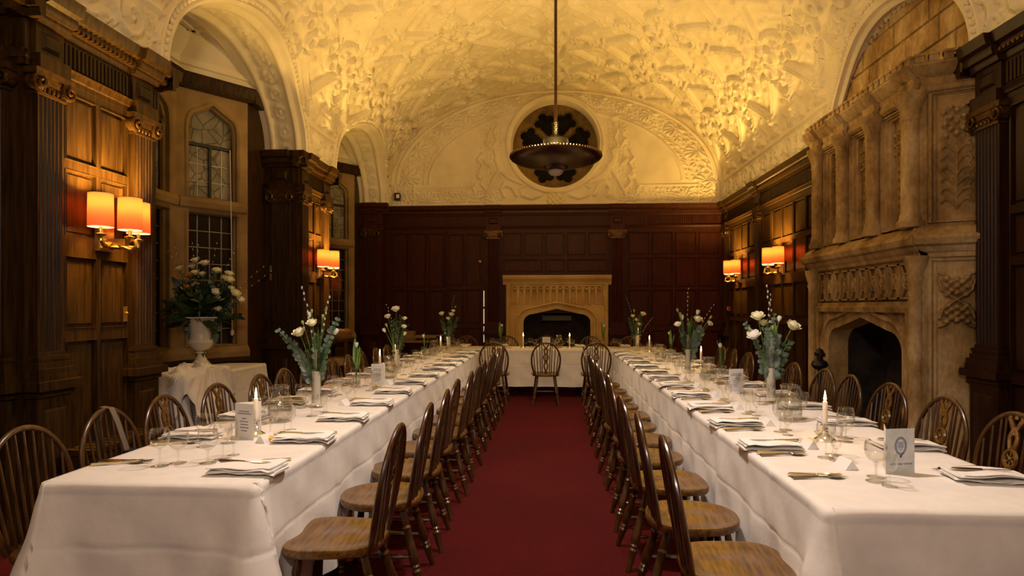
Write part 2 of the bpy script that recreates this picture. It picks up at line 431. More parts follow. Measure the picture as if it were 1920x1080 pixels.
def pilaster(T, par, uc, wd, oak, w0=0.0, ped=True):
    h = wd / 2
    # fluted shaft
    prof = []; nfl = 6; fw = wd * 0.9 / nfl
    prof.append((-h, 0)); prof.append((-h, 0.05))
    for k in range(nfl):
        a = -h + wd*0.05 + k*fw
        for j in range(7):
            t = j / 6
            prof.append((a + fw*(0.12 + 0.76*t), 0.05 - 0.014*math.sin(PI*t)))
    prof += [(h, 0.05), (h, 0)]
    m_ = MB(T)
    n = len(prof)
    vs = [(uc + a, 1.12, w0 + b) for a, b in prof] + [(uc + a, 2.69, w0 + b) for a, b in prof]
    m_.add(vs, [(i, i+1, n+i+1, n+i) for i in range(n-1)])
    p = obj('pilaster', m_, oak, par)
    m_ = MB(T)
    for v0, v1, e in ((0.99, 1.03, 0.045), (1.03, 1.065, 0.03), (1.065, 1.08, 0.018), (1.08, 1.105, 0.024), (1.105, 1.13, 0.008)):
        m_.box(uc-h-e, uc+h+e, v0, v1, w0, w0 + 0.05 + e)
    obj('base', m_, oak, p)
    if ped:
        m_ = MB(T)
        m_.box(uc-h-0.03, uc+h+0.03, 0.0, 0.86, w0, w0+0.075)
        m_.box(uc-h-0.06, uc+h+0.06, 0.0, 0.16, w0, w0+0.105)
        m_.box(uc-h-0.045, uc+h+0.045, 0.86, 0.90, w0, w0+0.09)
        m_.box(uc-h-0.075, uc+h+0.075, 0.90, 0.955, w0, w0+0.125)
        m_.box(uc-h-0.05, uc+h+0.05, 0.955, 0.99, w0, w0+0.10)
        m_.frustum(uc-h+0.01, uc+h-0.01, 0.24, 0.78, w0+0.075, w0+0.088, 0.02)
        obj('pedestal', m_, oak, p)
    # ionic capital
    m_ = MB(T)
    m_.box(uc-h-0.01, uc+h+0.01, 2.69, 2.705, w0, w0+0.065)
    m_.box(uc-h-0.005, uc+h+0.005, 2.705, 2.76, w0, w0+0.06)
    m_.box(uc-h-0.05, uc+h+0.05, 2.80, 2.84, w0, w0+0.085)
    m_.box(uc-h-0.01, uc+h+0.01, 2.755, 2.80, w0, w0+0.075)
    cap = obj('capital', m_, M['gilt'], p)
    m_ = MB(T)
    for sg in (-1, 1):
        cx = uc + sg*(h + 0.012)
        pts = []; rr = []
        for k in range(26):
            t = k / 25; a = sg*(-PI/2 - 2*PI*1.6*t) ; r = 0.056*(1 - 0.85*t)
            pts.append((cx + r*math.cos(a)*sg*sg, 2.757 + r*math.sin(a)*-1, w0 + 0.075 + 0.018*t)); rr.append(0.014*(1-0.35*t))
        m_.tube(pts, rr, 6)
        m_.lathe([(0.05, 0), (0.05, 0.05), (0.02, 0.055)], 12, (cx, 2.757, w0+0.02))
    for k in range(5):
        m_.ball((uc - h*0.7 + k*h*0.35, 2.728, w0+0.066), 0.014, 8, 5, (0.8, 1.3, 0.7))
    obj('volute_carving', m_, M['gilt'], p)
    # block of the frieze above
    m_ = MB(T); m_.box(uc-h-0.01, uc+h+0.01, 2.93, 3.12, 0.0, 0.045); m_.frustum(uc-h*0.7, uc+h*0.7, 2.97, 3.08, 0.045, 0.065, 0.02)
    m_.box(uc-h-0.02, uc+h+0.02, 2.84, 2.93, 0.0, 0.085); m_.run([(a, b + 0.04) for a, b in CORNICE], uc-h-0.03, uc+h+0.03)
    obj('frieze_block', m_, oak, p)
    return p

ROWS = [(2.36, 2.78), (1.87, 2.29), (1.27, 1.73), (0.22, 1.18)]
def panels(T, par, u0, u1, cols, oak, rows=ROWS, st=0.042, top=2.84, bottom=0.0):
    """framed panelling: one mesh for the framing, one mesh per raised panel"""
    edges = [u0 + (u1-u0)*k/cols for k in range(cols+1)] if isinstance(cols, int) else cols
    m_ = MB(T)
    for k, e in enumerate(edges):
        a = e - st/2 if k else e
        b = e + st/2 if k < len(edges)-1 else e
        m_.box(a, b, bottom, top, 0, 0.026)
    vs = sorted([v for r in rows for v in r]); vs = [bottom] + vs + [top]
    for k in range(0, len(vs), 2):
        if vs[k+1] - vs[k] > 0.004: m_.box(edges[0], edges[-1], vs[k], vs[k+1], 0, 0.027)
    fr = obj('framing', m_, oak, par)
    for (v0, v1) in rows:
        for k in range(len(edges)-1):
            a = edges[k] + st/2; b = edges[k+1] - st/2
            m_ = MB(T)
            # moulded edge then flat field
            m_.ribbon([(a, v0), (b, v0), (b, v1), (a, v1)][::-1], [(0, 0.030), (0.007, 0.031), (0.012, 0.022), (0.020, 0.017), (0.024, 0.012)], True)
            m_.frustum(a + 0.020, b - 0.020, v0 + 0.020, v1 - 0.020, 0.0, 0.014, 0.006)
            obj('panel', m_, oak, par)

def wall(name, label, boxes, oak):
    m_ = MB()
    for b in boxes: m_.box(*b)
    return tag(obj(name, m_, oak), label, 'wall', kind='structure')

OAK = M['oak']
# two oak piers between the window bays on the left
for i, (y0, y1, txt) in enumerate(((3.55, 4.80, 'dark oak panelled pier with fluted pilasters and near three-light sconce'),
                                   (7.57, 8.67, 'dark oak panelled pier between the two window bays'))):
    wl = wall('wall_left', txt, [(-3.9, XL, y0, y1, 0, ZC), (-3.9, XL - 0.02, y0+0.02, y1-0.02, ZC, ZC + 0.02)], OAK)
    T = frame_mat((XL, y0, 0), (0, 1, 0), (1, 0, 0)); L = y1 - y0
    pilaster(T, wl, 0.145, 0.20, OAK); pilaster(T, wl, L - 0.22, 0.22, OAK)
    panels(T, wl, 0.27, L - 0.36, 2, OAK)
    entablature(T, wl, 0, L, OAK, 0.14, 0.02)
    T2 = frame_mat((-3.55, y0, 0), (1, 0, 0), (0, -1, 0))
    pilaster(T2, wl, 0.22, 0.22, OAK); entablature(T2, wl, 0, 0.41, OAK, 0, 0.14)
    T3 = frame_mat((XL, y1, 0), (-1, 0, 0), (0, 1, 0))
    entablature(T3, wl, 0, 0.41, OAK, 0.14, 0)
# corner pier at the back of the second bay, and the dark wall beside the camera
wl = wall('wall_left', 'dark oak corner pier between far window bay and end wall', [(-3.9, XL, 11.40, 11.8, 0, ZC)], M['oak_back'])
T2 = frame_mat((-3.55, 11.40, 0), (1, 0, 0), (0, -1, 0))
pilaster(T2, wl, 0.22, 0.22, M['oak_back']); entablature(T2, wl, 0, 0.41, M['oak_back'], 0, 0.14)
wl = wall('wall_left', 'dark oak wall nearest the camera beside the window-side table', [(-3.9, -3.55, 2.0, 3.55, 0, ZC), (-3.9, XL, YN, 2.0, 0, ZC), (-3.9, XL, 2.0, 3.55, ZC, ZC + 0.03)], OAK)

# right wall: panelled length towards the end wall
wr = wall('wall_right', 'oak panelled wall with two sconces beyond the carved stone chimneypiece', [(XR, 3.9, 7.22, YB, 0, ZC)], OAK)
T = frame_mat((XR, YB, 0), (0, -1, 0), (-1, 0, 0)); L = YB - 7.22
for u in (0.20, 1.97, L - 0.24): pilaster(T, wr, u, 0.20, OAK)
panels(T, wr, 0.36, 1.82, 4, OAK); panels(T, wr, 2.13, L - 0.38, 5, OAK)
entablature(T, wr, 0, L, OAK)
# right wall: pier near the camera
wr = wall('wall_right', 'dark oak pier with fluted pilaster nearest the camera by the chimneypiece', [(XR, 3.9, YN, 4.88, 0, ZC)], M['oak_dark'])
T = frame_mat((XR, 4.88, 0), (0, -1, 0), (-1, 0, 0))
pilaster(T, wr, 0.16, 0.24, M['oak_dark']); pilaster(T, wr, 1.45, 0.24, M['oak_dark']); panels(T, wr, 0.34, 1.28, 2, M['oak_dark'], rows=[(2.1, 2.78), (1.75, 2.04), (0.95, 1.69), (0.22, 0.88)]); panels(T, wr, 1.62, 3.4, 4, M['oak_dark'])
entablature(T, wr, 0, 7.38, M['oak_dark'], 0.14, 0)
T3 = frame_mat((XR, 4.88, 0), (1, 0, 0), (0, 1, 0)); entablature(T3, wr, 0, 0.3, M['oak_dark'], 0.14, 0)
# wall behind the camera
wall('wall_front', 'plain oak wall behind the camera', [(-3.9, 3.9, YN - 0.2, YN, 0, ZC)], OAK)
wall('wall_front', 'cream plaster end above the oak wall behind the camera', [(-3.9, 3.9, YN - 0.2, YN, ZC, 5.8)], M['plaster'])

# end wall with pilasters, panelling and a door
OB = M['oak_back']
wb = wall('wall_back', 'dark red oak end wall with panelling around the stone fireplace', [(-3.9, -0.62, YB, 12.2, 0, ZC), (0.78, 3.9, YB, 12.2, 0, ZC), (-0.62, 0.78, YB, 12.2, 1.30, ZC)], OB)
T = frame_mat((0, YB, 0), (1, 0, 0), (0, -1, 0))
pilaster(T, wb, -1.11, 0.24, OB); pilaster(T, wb, 1.20, 0.24, OB)
entablature(T, wb, XL, XR, OB)
panels(T, wb, -0.95, 1.04, 5, OB, rows=[(2.37, 2.80)], bottom=2.33, top=2.84)
panels(T, wb, -0.95, 1.04, [-0.95, -0.16, 0.25, 1.04], OB, rows=[(2.06, 2.30)], bottom=2.0, top=2.33)
panels(T, wb, 1.38, 3.08, 4, OB, rows=[(2.38, 2.80), (1.78, 2.33), (1.05, 1.73), (0.2, 0.98)])
panels(T, wb, -3.06, -2.02, 3, OB, rows=[(1.78, 2.80), (0.9, 1.72), (0.2, 0.85)])

# door standing ajar beside the fireplace
dr = tag(thing('door_1', 'dark oak door left ajar beside the end wall fireplace', 'door', kind='structure'), kind='structure')
m_ = MB(T); m_.box(-1.98, -1.30, 0.02, 2.82, 0.0, 0.03); obj('door_leaf', m_, OB, dr)
m_ = MB(T)
panels(T @ Matrix.Translation((0, 0, 0.03)), dr, -1.98, -1.32, 2, OB, rows=[(1.82, 2.78), (1.1, 1.74), (0.2, 1.02)])
m_ = MB(T); m_.box(-1.297, -1.282, 0.75, 1.05, 0.004, 0.02); m_.box(-1.297, -1.282, 1.10, 1.38, 0.004, 0.02); m_.box(-1.297, -1.282, 1.42, 1.72, 0.004, 0.02)
obj('lit_gap', m_, emis('lit_gap', (0.9, 0.72, 0.42), 0.55), dr)
m_ = MB(T); m_.lathe([(0.0, 0.03), (0.028, 0.035), (0.03, 0.06), (0.012, 0.075), (0.0, 0.08)], 12, (-1.36, 2.26, 0.03)); obj('catch', m_, M['brass'], dr)

# ---------------------------------------------------------------- plaster vault
def bands(d, lo, hi, soft):
    return np.clip((d - lo)/soft, 0, 1) * np.clip((hi - d)/soft, 0, 1)
def ss(x):
    x = np.clip(x, 0, 1); return x*x*(3 - 2*x)
def relief_vault(p, q):
    """strapwork, rosettes and paired cups; p along the hall, q round the arc from the crown (m)"""
    t = 1.46
    row = np.floor(q / t + 0.5)
    a = ((p - 6.06)/t + np.where(row % 2 == 0, 0.0, 0.5)) % 1.0 * 2 - 1
    b = (q / t + 0.5) % 1.0 * 2 - 1
    r = np.hypot(a, b); th = np.arctan2(b, a)
    rq = 0.60 + 0.19*np.cos(4*th)
    def strap(d, w_):
        k = ss((w_ - d)/0.03)
        rim = ss((0.026 - np.abs(d - w_ + 0.04))/0.018)
        return 0.026*k + 0.022*rim*(d < w_)
    h = strap(np.abs(r - rq), 0.080)
    dd = np.abs(np.abs(a) - np.abs(b))/1.414
    h = np.maximum(h, np.where(r > rq, strap(dd, 0.085), 0))
    # rosettes: one in the middle, one in each lobe, one at each crossing
    def rosette(cx, cy, R, n, hgt, tw=0.0):
        u_, v_ = a - cx, b - cy; rr = np.hypot(u_, v_); tt = np.arctan2(v_, u_)
        pet = 0.30 + 0.70*np.abs(np.cos(0.5*n*tt + tw*rr))
        return hgt*ss((R*(0.72 + 0.28*np.abs(np.cos(0.5*n*tt + tw*rr))) - rr)/(0.30*R))*pet + hgt*0.6*ss((0.28*R - rr)/(0.15*R))
    h = np.maximum(h, rosette(0, 0, 0.27, 8, 0.045))
    for cx, cy in ((0.47, 0), (-0.47, 0), (0, 0.47), (0, -0.47)):
        h = np.maximum(h, rosette(cx, cy, 0.16, 5, 0.034, 6))
    for cx, cy in ((1, 0.0), (-1, 0.0), (0.0, 1), (0.0, -1)):
        h = np.maximum(h, rosette(cx, cy, 0.21, 6, 0.040, 3))
    for cx, cy in ((1, 1), (-1, 1), (1, -1), (-1, -1)):
        h = np.maximum(h, rosette(cx, cy, 0.25, 8, 0.050))
    for cx, cy in ((0.80, 0.42), (-0.80, 0.42), (0.80, -0.42), (-0.80, -0.42), (0.42, 0.80), (-0.42, 0.80), (0.42, -0.80), (-0.42, -0.80)):
        u_ = (a - cx)*1.0 + (b - cy)*0.5*np.sign(cx*cy); v_ = (b - cy)
        h = np.maximum(h, 0.022*ss((0.10 - np.hypot(u_*0.55, v_*1.5))/0.05)*(0.6 + 0.4*np.cos(40*u_)))
    g = np.sin(p*19 + 3.1*np.sin(q*7.0))*np.sin(q*17 + 2.7*np.sin(p*6.0))
    h = np.maximum(h, 0.009*ss((g - 0.35)/0.4))
    h = h*1.25
    # paired cups
    for qc, sp, off in ((3.02, 0.66, 0.0), (1.46, 1.46, 0.365)):
        pp = ((p + off)/sp % 1.0 - 0.5)*sp
        for dp in (-0.125, 0.125):
            for sg in (1, -1):
                rr = np.hypot(pp - dp, (q*sg - qc)*0.9 - dp*0.5)
                h = np.where(rr < 0.135, 0.0, h)
                h = np.maximum(h, 0.062*ss((0.115 - rr)/0.03)*ss((rr - 0.035)/0.035) + 0.02*ss((0.03 - rr)/0.02))
    return h
def relief_frieze(p, v):
    """scrolling foliage band, v height in metres from the cornice (0..0.43)"""
    t = 0.46
    x = (p/t % 1.0 - 0.5)*t; flip = np.where(np.floor(p/t) % 2 == 0, 1.0, -1.0)
    y = (v - 0.20)*flip
    r = np.hypot(x, y); th = np.arctan2(y, x)
    sp = np.cos(th*1.0 - 62*r)
    h = 0.040*ss((sp - 0.1)/0.5)*ss((0.19 - r)/0.03)
    h = np.maximum(h, 0.045*ss((0.05 - r)/0.02)*(0.6 + 0.4*np.cos(5*th)))
    g = np.sin(p*52 + 4*np.sin(v*30))*np.sin(v*58 + 3*np.sin(p*22))
    h = np.maximum(h, 0.028*ss((g - 0.1)/0.5)*ss((r - 0.15)/0.03))
    h *= ss((0.36 - v)/0.02)*ss((v - 0.02)/0.02)
    h = np.maximum(h, 0.035*ss((0.022 - np.abs(v - 0.395))/0.012))
    return h

# arc table: s -> x, z, inward normal
ang = np.linspace(PI, 0, 1201)
ex = XC + AH*np.cos(ang); ez = ZS + RISE*np.sin(ang)
seg = np.concatenate([[0], np.cumsum(np.hypot(np.diff(ex), np.diff(ez)))])
HV = ZS - ZC
S_tab = np.concatenate([[0], HV + seg, [HV*2 + seg[-1]]])
X_tab = np.concatenate([[ex[0]], ex, [ex[-1]]]); Z_tab = np.concatenate([[ZC], ez, [ZC]])
nx = -np.cos(ang)/AH; nz = -np.sin(ang)/RISE; nn = np.hypot(nx, nz); nx /= nn; nz /= nn
NX = np.concatenate([[1.0], nx, [-1.0]]); NZ = np.concatenate([[0.0], nz, [0.0]])
S_TOT = S_tab[-1]
def s_of_z(z):      # left half
    half = len(S_tab)//2
    return np.interp(z, Z_tab[:half+1], S_tab[:half+1])
def x_at(z, side):
    x = np.interp(s_of_z(z), S_tab, X_tab)
    return x if side < 0 else 2*XC - x
def arch_z(Y, bays):
    z = np.full_like(Y, ZC)
    for (a, b, r) in bays:
        t = (Y - (a+b)/2)/((b-a)/2)
        z = np.maximum(z, np.where(np.abs(t) < 1, ZC + r*np.sqrt(np.maximum(0, 1 - t*t)), ZC))
    return z
Ys = [np.linspace(YN, 2.6, 40)[:-1], np.linspace(2.6, YB, 500)]
extra = [b[k] + d for b in BAYS_L + BAYS_R for k in (0, 1) for d in (-0.003, 0.0, 0.003)]
Ys = np.unique(np.concatenate(Ys + [np.array(extra)]))
NS = 470
Yg, tg = np.meshgrid(Ys, np.linspace(0, 1, NS), indexing='ij')
s0 = s_of_z(arch_z(Ys, BAYS_L))[:, None]; s1 = (S_TOT - s_of_z(arch_z(Ys, BAYS_R)))[:, None]
sg_ = s0 + (s1 - s0)*tg
xx = np.interp(sg_, S_tab, X_tab); zz = np.interp(sg_, S_tab, Z_tab)
nxx = np.interp(sg_, S_tab, NX); nzz = np.interp(sg_, S_tab, NZ)
edge = np.minimum(sg_, S_TOT - sg_)
qq = sg_ - S_TOT/2
hv = relief_vault(Yg, qq)*ss((edge - HV - 0.02)/0.05)
hf = relief_frieze(Yg, edge)*(edge < HV)
hh = np.where(edge < HV, hf, hv)
# calm border beside the arches and the end wall
near = np.minimum(sg_ - s0, 9)
inb_l = (arch_z(Ys, BAYS_L) > ZC + 0.001)[:, None]; inb_r = (arch_z(Ys, BAYS_R) > ZC + 0.001)[:, None]
hh = hh*np.where(inb_l, ss((sg_ - s0)/0.10), 1)*np.where(inb_r, ss((s1 - sg_)/0.10), 1)
hh = hh*ss((YB - 0.04 - Yg)/0.08)
P = np.stack([xx + nxx*hh, Yg, zz + nzz*hh], -1).reshape(-1, 3)
ce = put('ceiling', np_mesh('ceiling', P, len(Ys), NS, M['plaster']))
tag(ce, 'cream plaster barrel vault moulded with strapwork, rosettes and paired cups', 'ceiling', kind='structure')
# roof deck above the vault keeps the night out
mb = MB(); mb.box(-4.4, 4.2, YN - 0.3, 12.7, 5.85, 5.95)
tag(obj('roof', mb, M['plaster']), 'roof deck hidden above the plaster vault', 'roof', kind='structure')

def archway(side, y0, y1, rise, xin, label):
    """decorated soffit and beaded archivolt of one bay"""
    c = (y0+y1)/2; h_ = (y1-y0)/2
    nu, nv = 121, 26
    t = np.linspace(-1, 1, nu)*PI/2
    Yp = c + h_*np.sin(t); Zp = ZC + rise*np.cos(t)
    A, V = np.meshgrid(np.arange(nu), np.linspace(0, 1, nv), indexing='ij')
    xs = np.array([float(x_at(min(max(z, ZC), 5.0), side)) for z in Zp])
    arc = np.concatenate([[0], np.cumsum(np.hypot(np.diff(Yp), np.diff(Zp)))])[A]
    Xg = xs[A] + (xin - xs[A])*V
    # relief: edge fillets and a chain of ovals
    d = np.abs(V - 0.42)*0.45
    a_ = (arc/0.24 % 1 - 0.5)*0.24
    r = np.hypot(a_/1.35, d)
    h = 0.02*ss((0.012 - np.abs(r - 0.055))/0.008) + 0.02*ss((0.022 - r)/0.012)
    h = np.maximum(h, 0.022*ss((0.03 - np.abs(V - 0.14)*0.45)/0.01)); h = np.maximum(h, 0.022*ss((0.03 - np.abs(V - 0.72)*0.45)/0.01))
    ny = -np.sin(t)[A]; nz_ = -np.cos(t)[A]
    h = h*1.0
    Pq = np.stack([Xg, Yp[A] + ny*h*1.8, Zp[A] + nz_*h*1.8], -1).reshape(-1, 3)
    ar = tag(thing('arch', label, 'arch', kind='structure'), kind='structure')
    put('soffit', np_mesh('soffit', Pq, nu, nv, M['plaster']), ar)
    # archivolt on the face of the vault
    prof = [(0.0, 0.0), (0.0, 0.035), (0.03, 0.045), (0.045, 0.03), (0.10, 0.028), (0.115, 0.045), (0.14, 0.045), (0.155, 0.0)]
    vs = []; 
    for k in range(nu):
        ny_, nz2 = np.sin(t[k]), np.cos(t[k])*1.0
        for o, w_ in prof:
            y = Yp[k] + ny_*o*0.9; z = max(Zp[k] + nz2*o, ZC + 0.001)
            vs.append((float(x_at(z, side)) - side*w_, y, z))
    m_ = MB(); n = len(prof)
    m_.add(vs, [(i*n+j, (i+1)*n+j, (i+1)*n+j+1, i*n+j+1) for i in range(nu-1) for j in range(n-1)])
    obj('archivolt', m_, M['plaster'], ar, sharp=50)
    m_ = MB()
    L = arc[-1, 0]; k = 0.05
    while k < L:
        tt = np.interp(k, arc[:, 0], t); o = 0.075
        y = c + h_*math.sin(tt) + math.sin(tt)*o*0.9; z = ZC + rise*math.cos(tt) + math.cos(tt)*o
        m_.ball((float(x_at(max(z, ZC+.01), side)) - side*0.032, y, z), 0.024, 7, 5); k += 0.062
    tag(obj('bead_row', m_, M['plaster'], ar), kind='stuff')
for i, (a, b, r) in enumerate(BAYS_L):
    archway(-1, a, b, r, -3.58, ('near' if i == 0 else 'far') + ' plaster arch with beaded edge over a window bay')
archway(1, *BAYS_R[0], 3.40, 'plaster arch framing the stone chimney breast')

# ---------------------------------------------------------------- plaster lunette on the end wall
RX, RZ, RR = 0.05, 4.46, 0.83
def cap_d(X, Z, pts):
    d = np.full_like(X, 9.0)
    for (x0, z0, r0), (x1, z1, r1) in zip(pts[:-1], pts[1:]):
        vx, vz = x1-x0, z1-z0; L2 = vx*vx+vz*vz+1e-9
        t = np.clip(((X-x0)*vx+(Z-z0)*vz)/L2, 0, 1)
        d = np.minimum(d, np.hypot(X-x0-t*vx, Z-z0-t*vz) - (r0 + (r1-r0)*t))
    return d
nxg, nzg = 430, 150
xg = np.linspace(XC - AH, XC + AH, nxg)
ztop = ZS + RISE*np.sqrt(np.maximum(0, 1 - ((xg - XC)/AH)**2))
Xg, Tg = np.meshgrid(xg, np.linspace(0, 1, nzg), indexing='ij')
Zg = ZC + (ztop[:, None] - ZC)*Tg
# distance to the arc
ell = np.sqrt(((Xg - XC)/AH)**2 + (np.maximum(Zg - ZS, 0)/RISE)**2)
darc = np.where(Zg > ZS, (1 - ell)*RISE*1.05, AH - np.abs(Xg - XC))
darc = np.maximum(darc, 0)
th = np.arctan2(Zg - ZS + 0.3, Xg - XC)
h = np.zeros_like(Xg)
h = np.maximum(h, 0.03*ss((0.02 - np.abs(darc - 0.07))/0.012)); h = np.maximum(h, 0.03*ss((0.02 - np.abs(darc - 0.44))/0.012))
al = th*3.0
t_ = 0.62; la = ((al/t_) % 1 - 0.5)*t_; ra = darc - 0.255
rs = np.hypot(la, ra + 0.08); ts = np.arctan2(ra + 0.08, la)
inband = ss((darc - 0.10)/0.02)*ss((0.41 - darc)/0.02)
shell = 0.04*ss((0.17 - rs)/0.02)*(0.5 + 0.5*np.cos(ts*11))
g = np.sin(la*46 + 4*np.sin(ra*28))*np.sin(ra*44 + 3*np.sin(la*20))
h = np.maximum(h, inband*np.where(rs < 0.17, shell, 0.026*ss((g - 0.05)/0.5)))
# lower band
vb = Zg - ZC
lb = (np.abs(Xg - RX)/0.95 % 1 - 0.5)*0.95
rb = np.hypot(lb, vb - 0.10); tb = np.arctan2(vb - 0.10, lb)
inb = ss((0.33 - vb)/0.02)*ss((vb - 0.05)/0.02)
g = np.sin(Xg*40 + 4*np.sin(vb*30))*np.sin(vb*46 + 3*np.sin(Xg*19))
low = np.where(rb < 0.16, 0.036*(0.5 + 0.5*np.cos(tb*13)), 0.024*ss((g - 0.05)/0.5))
outer = (np.abs(Xg - RX) > 1.15)
h = np.maximum(h, inb*low*outer)
h = np.maximum(h, 0.02*ss((0.014 - np.abs(vb - 0.36))/0.01)*(np.abs(Xg - RX) > 1.45)*(darc > 0.44))
h = np.maximum(h, 0.022*ss((0.02 - np.abs(vb - 0.03))/0.01))
# scrolls and leafy supporters either side of the rose window
ax = np.abs(Xg - RX)
strokes = [
 [(0.26, 3.50, .03), (0.45, 3.44, .03), (0.62, 3.50, .025), (0.66, 3.63, .02), (0.56, 3.68, .012)],
 [(0.62, 3.72, .03), (0.86, 3.84, .05), (1.02, 4.00, .06), (1.10, 4.18, .05), (1.06, 4.32, .04)],
 [(0.98, 4.05, .04), (1.12, 3.86, .045), (1.22, 3.66, .035), (1.30, 3.50, .03), (1.42, 3.46, .02)],
 [(0.72, 3.50, .03), (0.80, 3.66, .045), (0.94, 3.72, .05), (1.02, 3.62, .03), (0.96, 3.48, .025)],
 [(1.10, 4.30, .06), (1.12, 4.34, .05)], [(1.16, 4.42, .02), (1.10, 4.55, .02), (1.16, 4.70, .02), (1.08, 4.80, .025)],
 [(1.28, 3.60, .02), (1.40, 3.72, .02), (1.34, 3.84, .018), (1.44, 3.95, .02), (1.36, 4.08, .02), (1.46, 4.18, .02), (1.38, 4.30, .02)],
 [(1.22, 4.40, .03), (1.30, 4.52, .03)], [(1.06, 4.92, .04), (1.14, 4.94, .04)], [(1.26, 4.62, .03), (1.2, 4.74, .025)],
 [(1.50, 3.56, .02), (1.56, 3.66, .02), (1.48, 3.74, .018)], [(1.32, 4.14, .035), (1.22, 4.06, .03)], [(1.42, 3.86, .05), (1.43, 3.87, .05)],
]
hs = np.zeros_like(h)
for stp in strokes:
    d = cap_d(ax, Zg, stp)
    hs = np.maximum(hs, 0.045*ss((0.012 - d)/0.035))
lf = (ax > 0.98)*(ax < 1.58)*(Zg > 3.42)*(Zg < 5.0)*(ax < 1.62 - (Zg - 3.4)*0.22)*(np.hypot(Xg-RX, Zg-RZ) > RR + 0.13)
hs = np.maximum(hs, lf*0.016*ss((np.sin(ax*48 + 3*np.sin(Zg*22))*np.sin(Zg*44 + 3*np.sin(ax*18)) - 0.2)/0.4))
d = cap_d(ax, Zg, [(0.0, 3.42, .14), (0.0, 3.60, .10)]); hs = np.maximum(hs, 0.05*ss((0.02 - d)/0.03)*(0.6 + 0.4*np.cos(ax*70)*np.cos(Zg*60)))
h = np.maximum(h, hs*(np.hypot(Xg-RX, Zg-RZ) > RR + 0.05))
rr_ = np.hypot(Xg - RX, Zg - RZ)
keep = (rr_[:-1, :-1] > RR + 0.01) | (rr_[1:, 1:] > RR + 0.01)
P = np.stack([Xg, YB - 0.02 - h, Zg], -1).reshape(-1, 3)
tag(put('wall_back', np_mesh('wall_back', P, nxg, nzg, M['plaster'], keep)), 'cream plaster lunette with shell border and scrolls around the rose window', 'wall', kind='structure')
mb = MB(); mb.box(-3.9, 3.9, 12.2, 12.4, 1.0, 5.8); 
tag(obj('wall_back', mb, M['soot']), 'outer masonry behind the rose window and fireplace', 'wall', kind='structure')

# rose window
wn = tag(thing('window_1', 'round rose window with eight-petal stone tracery above the fireplace', 'window', kind='structure'), kind='structure')
T = frame_mat((RX, YB - 0.02, RZ), (1, 0, 0), (0, -1, 0))
circ = [(RR*math.cos(a), RR*math.sin(a)) for a in np.linspace(0, -2*PI, 73)[:-1]]
m_ = MB(T); m_.ribbon(circ, [(0.10, -0.01), (0.10, 0.03), (0.075, 0.05), (0.05, 0.05), (0.04, 0.03), (0.0, 0.028), (-0.015, -0.005), (-0.03, -0.34)], True)
obj('moulded_ring', m_, M['plaster'], wn)
nr, na = 70, 240
rg, tg2 = np.meshgrid(np.linspace(0.0, RR - 0.01, nr), np.linspace(0, 2*PI, na, endpoint=False), indexing='ij')
pa = ((tg2 / (PI/4)) % 1 - 0.5)*(PI/4)
ux = rg*np.cos(pa); uy = rg*np.sin(pa)
hole = np.minimum.reduce([np.maximum(np.maximum(np.abs(uy) - (0.045 + 0.36*(ux - 0.25)), ux - 0.57), 0.26 - ux),
                          np.hypot(ux - 0.63, uy) - 0.085, np.hypot(ux - 0.55, np.abs(uy) - 0.115) - 0.080])
hole = np.minimum(hole, rg - 0.15)
dep = np.where(hole < 0, -0.10, 0.05*ss(hole/0.05)*0.6) + 0.03*ss((0.03 - np.abs(rg - 0.19))/0.02)*(hole > 0)
Pw = np.stack([RX + rg*np.cos(tg2), YB + 0.24 - dep, RZ + rg*np.sin(tg2)], -1)
kp = np.ones((nr-1, na), bool)
hc = np.concatenate([hole, hole[:, :1]], 1)
kp = ~((hc[:-1, :-1] < 0) & (hc[1:, 1:] < 0) & (hc[1:, :-1] < 0) & (hc[:-1, 1:] < 0))
Pc = np.concatenate([Pw, Pw[:, :1]], 1).reshape(-1, 3)
put('tracery', np_mesh('tracery', Pc, nr, na + 1, M['stone_recess_shade'], kp), wn)
for k in range(8):
    a = PI/8 + k*PI/4
    m_ = MB(T); poly = [(0.2*math.cos(a - 0.3), 0.2*math.sin(a - 0.3))] + [(0.72*math.cos(a - 0.37 + 0.74*j/6), 0.72*math.sin(a - 0.37 + 0.74*j/6)) for j in range(7)] + [(0.2*math.cos(a + 0.3), 0.2*math.sin(a + 0.3))]
    m_.prism(poly, -0.35, -0.335); obj('pane', m_, M['rosepane'], wn)
m_ = MB(T); m_.prism([(0.17*math.cos(a), 0.17*math.sin(a)) for a in np.linspace(0, 2*PI, 17)[:-1]], -0.35, -0.335); obj('pane', m_, M['rosepane'], wn)
# ---------------------------------------------------------------- window bays
def tudor(u0, u1, zs, rise, n=10, k0=0.70, k1=0.62):
    """points of a four-centred arch from (u1, zs) over to (u0, zs)"""
    c = (u0+u1)/2; h_ = (u1-u0)/2; pts = []
    for i in range(n+1):
        t = i/n
        if t < 0.5:
            a = t/0.5*PI/2; x = k0 + (1-k0)*math.cos(a); z = k1*rise*math.sin(a)
        else:
            s_ = (t-0.5)/0.5; x = k0*(1-s_); z = rise*(k1 + (1-k1)*s_)
        pts.append((x, z))
    right = [(c + h_*x, zs + z) for x, z in pts]
    left = [(c - h_*x, zs + z) for x, z in pts[:-1]][::-1]
    return right + left

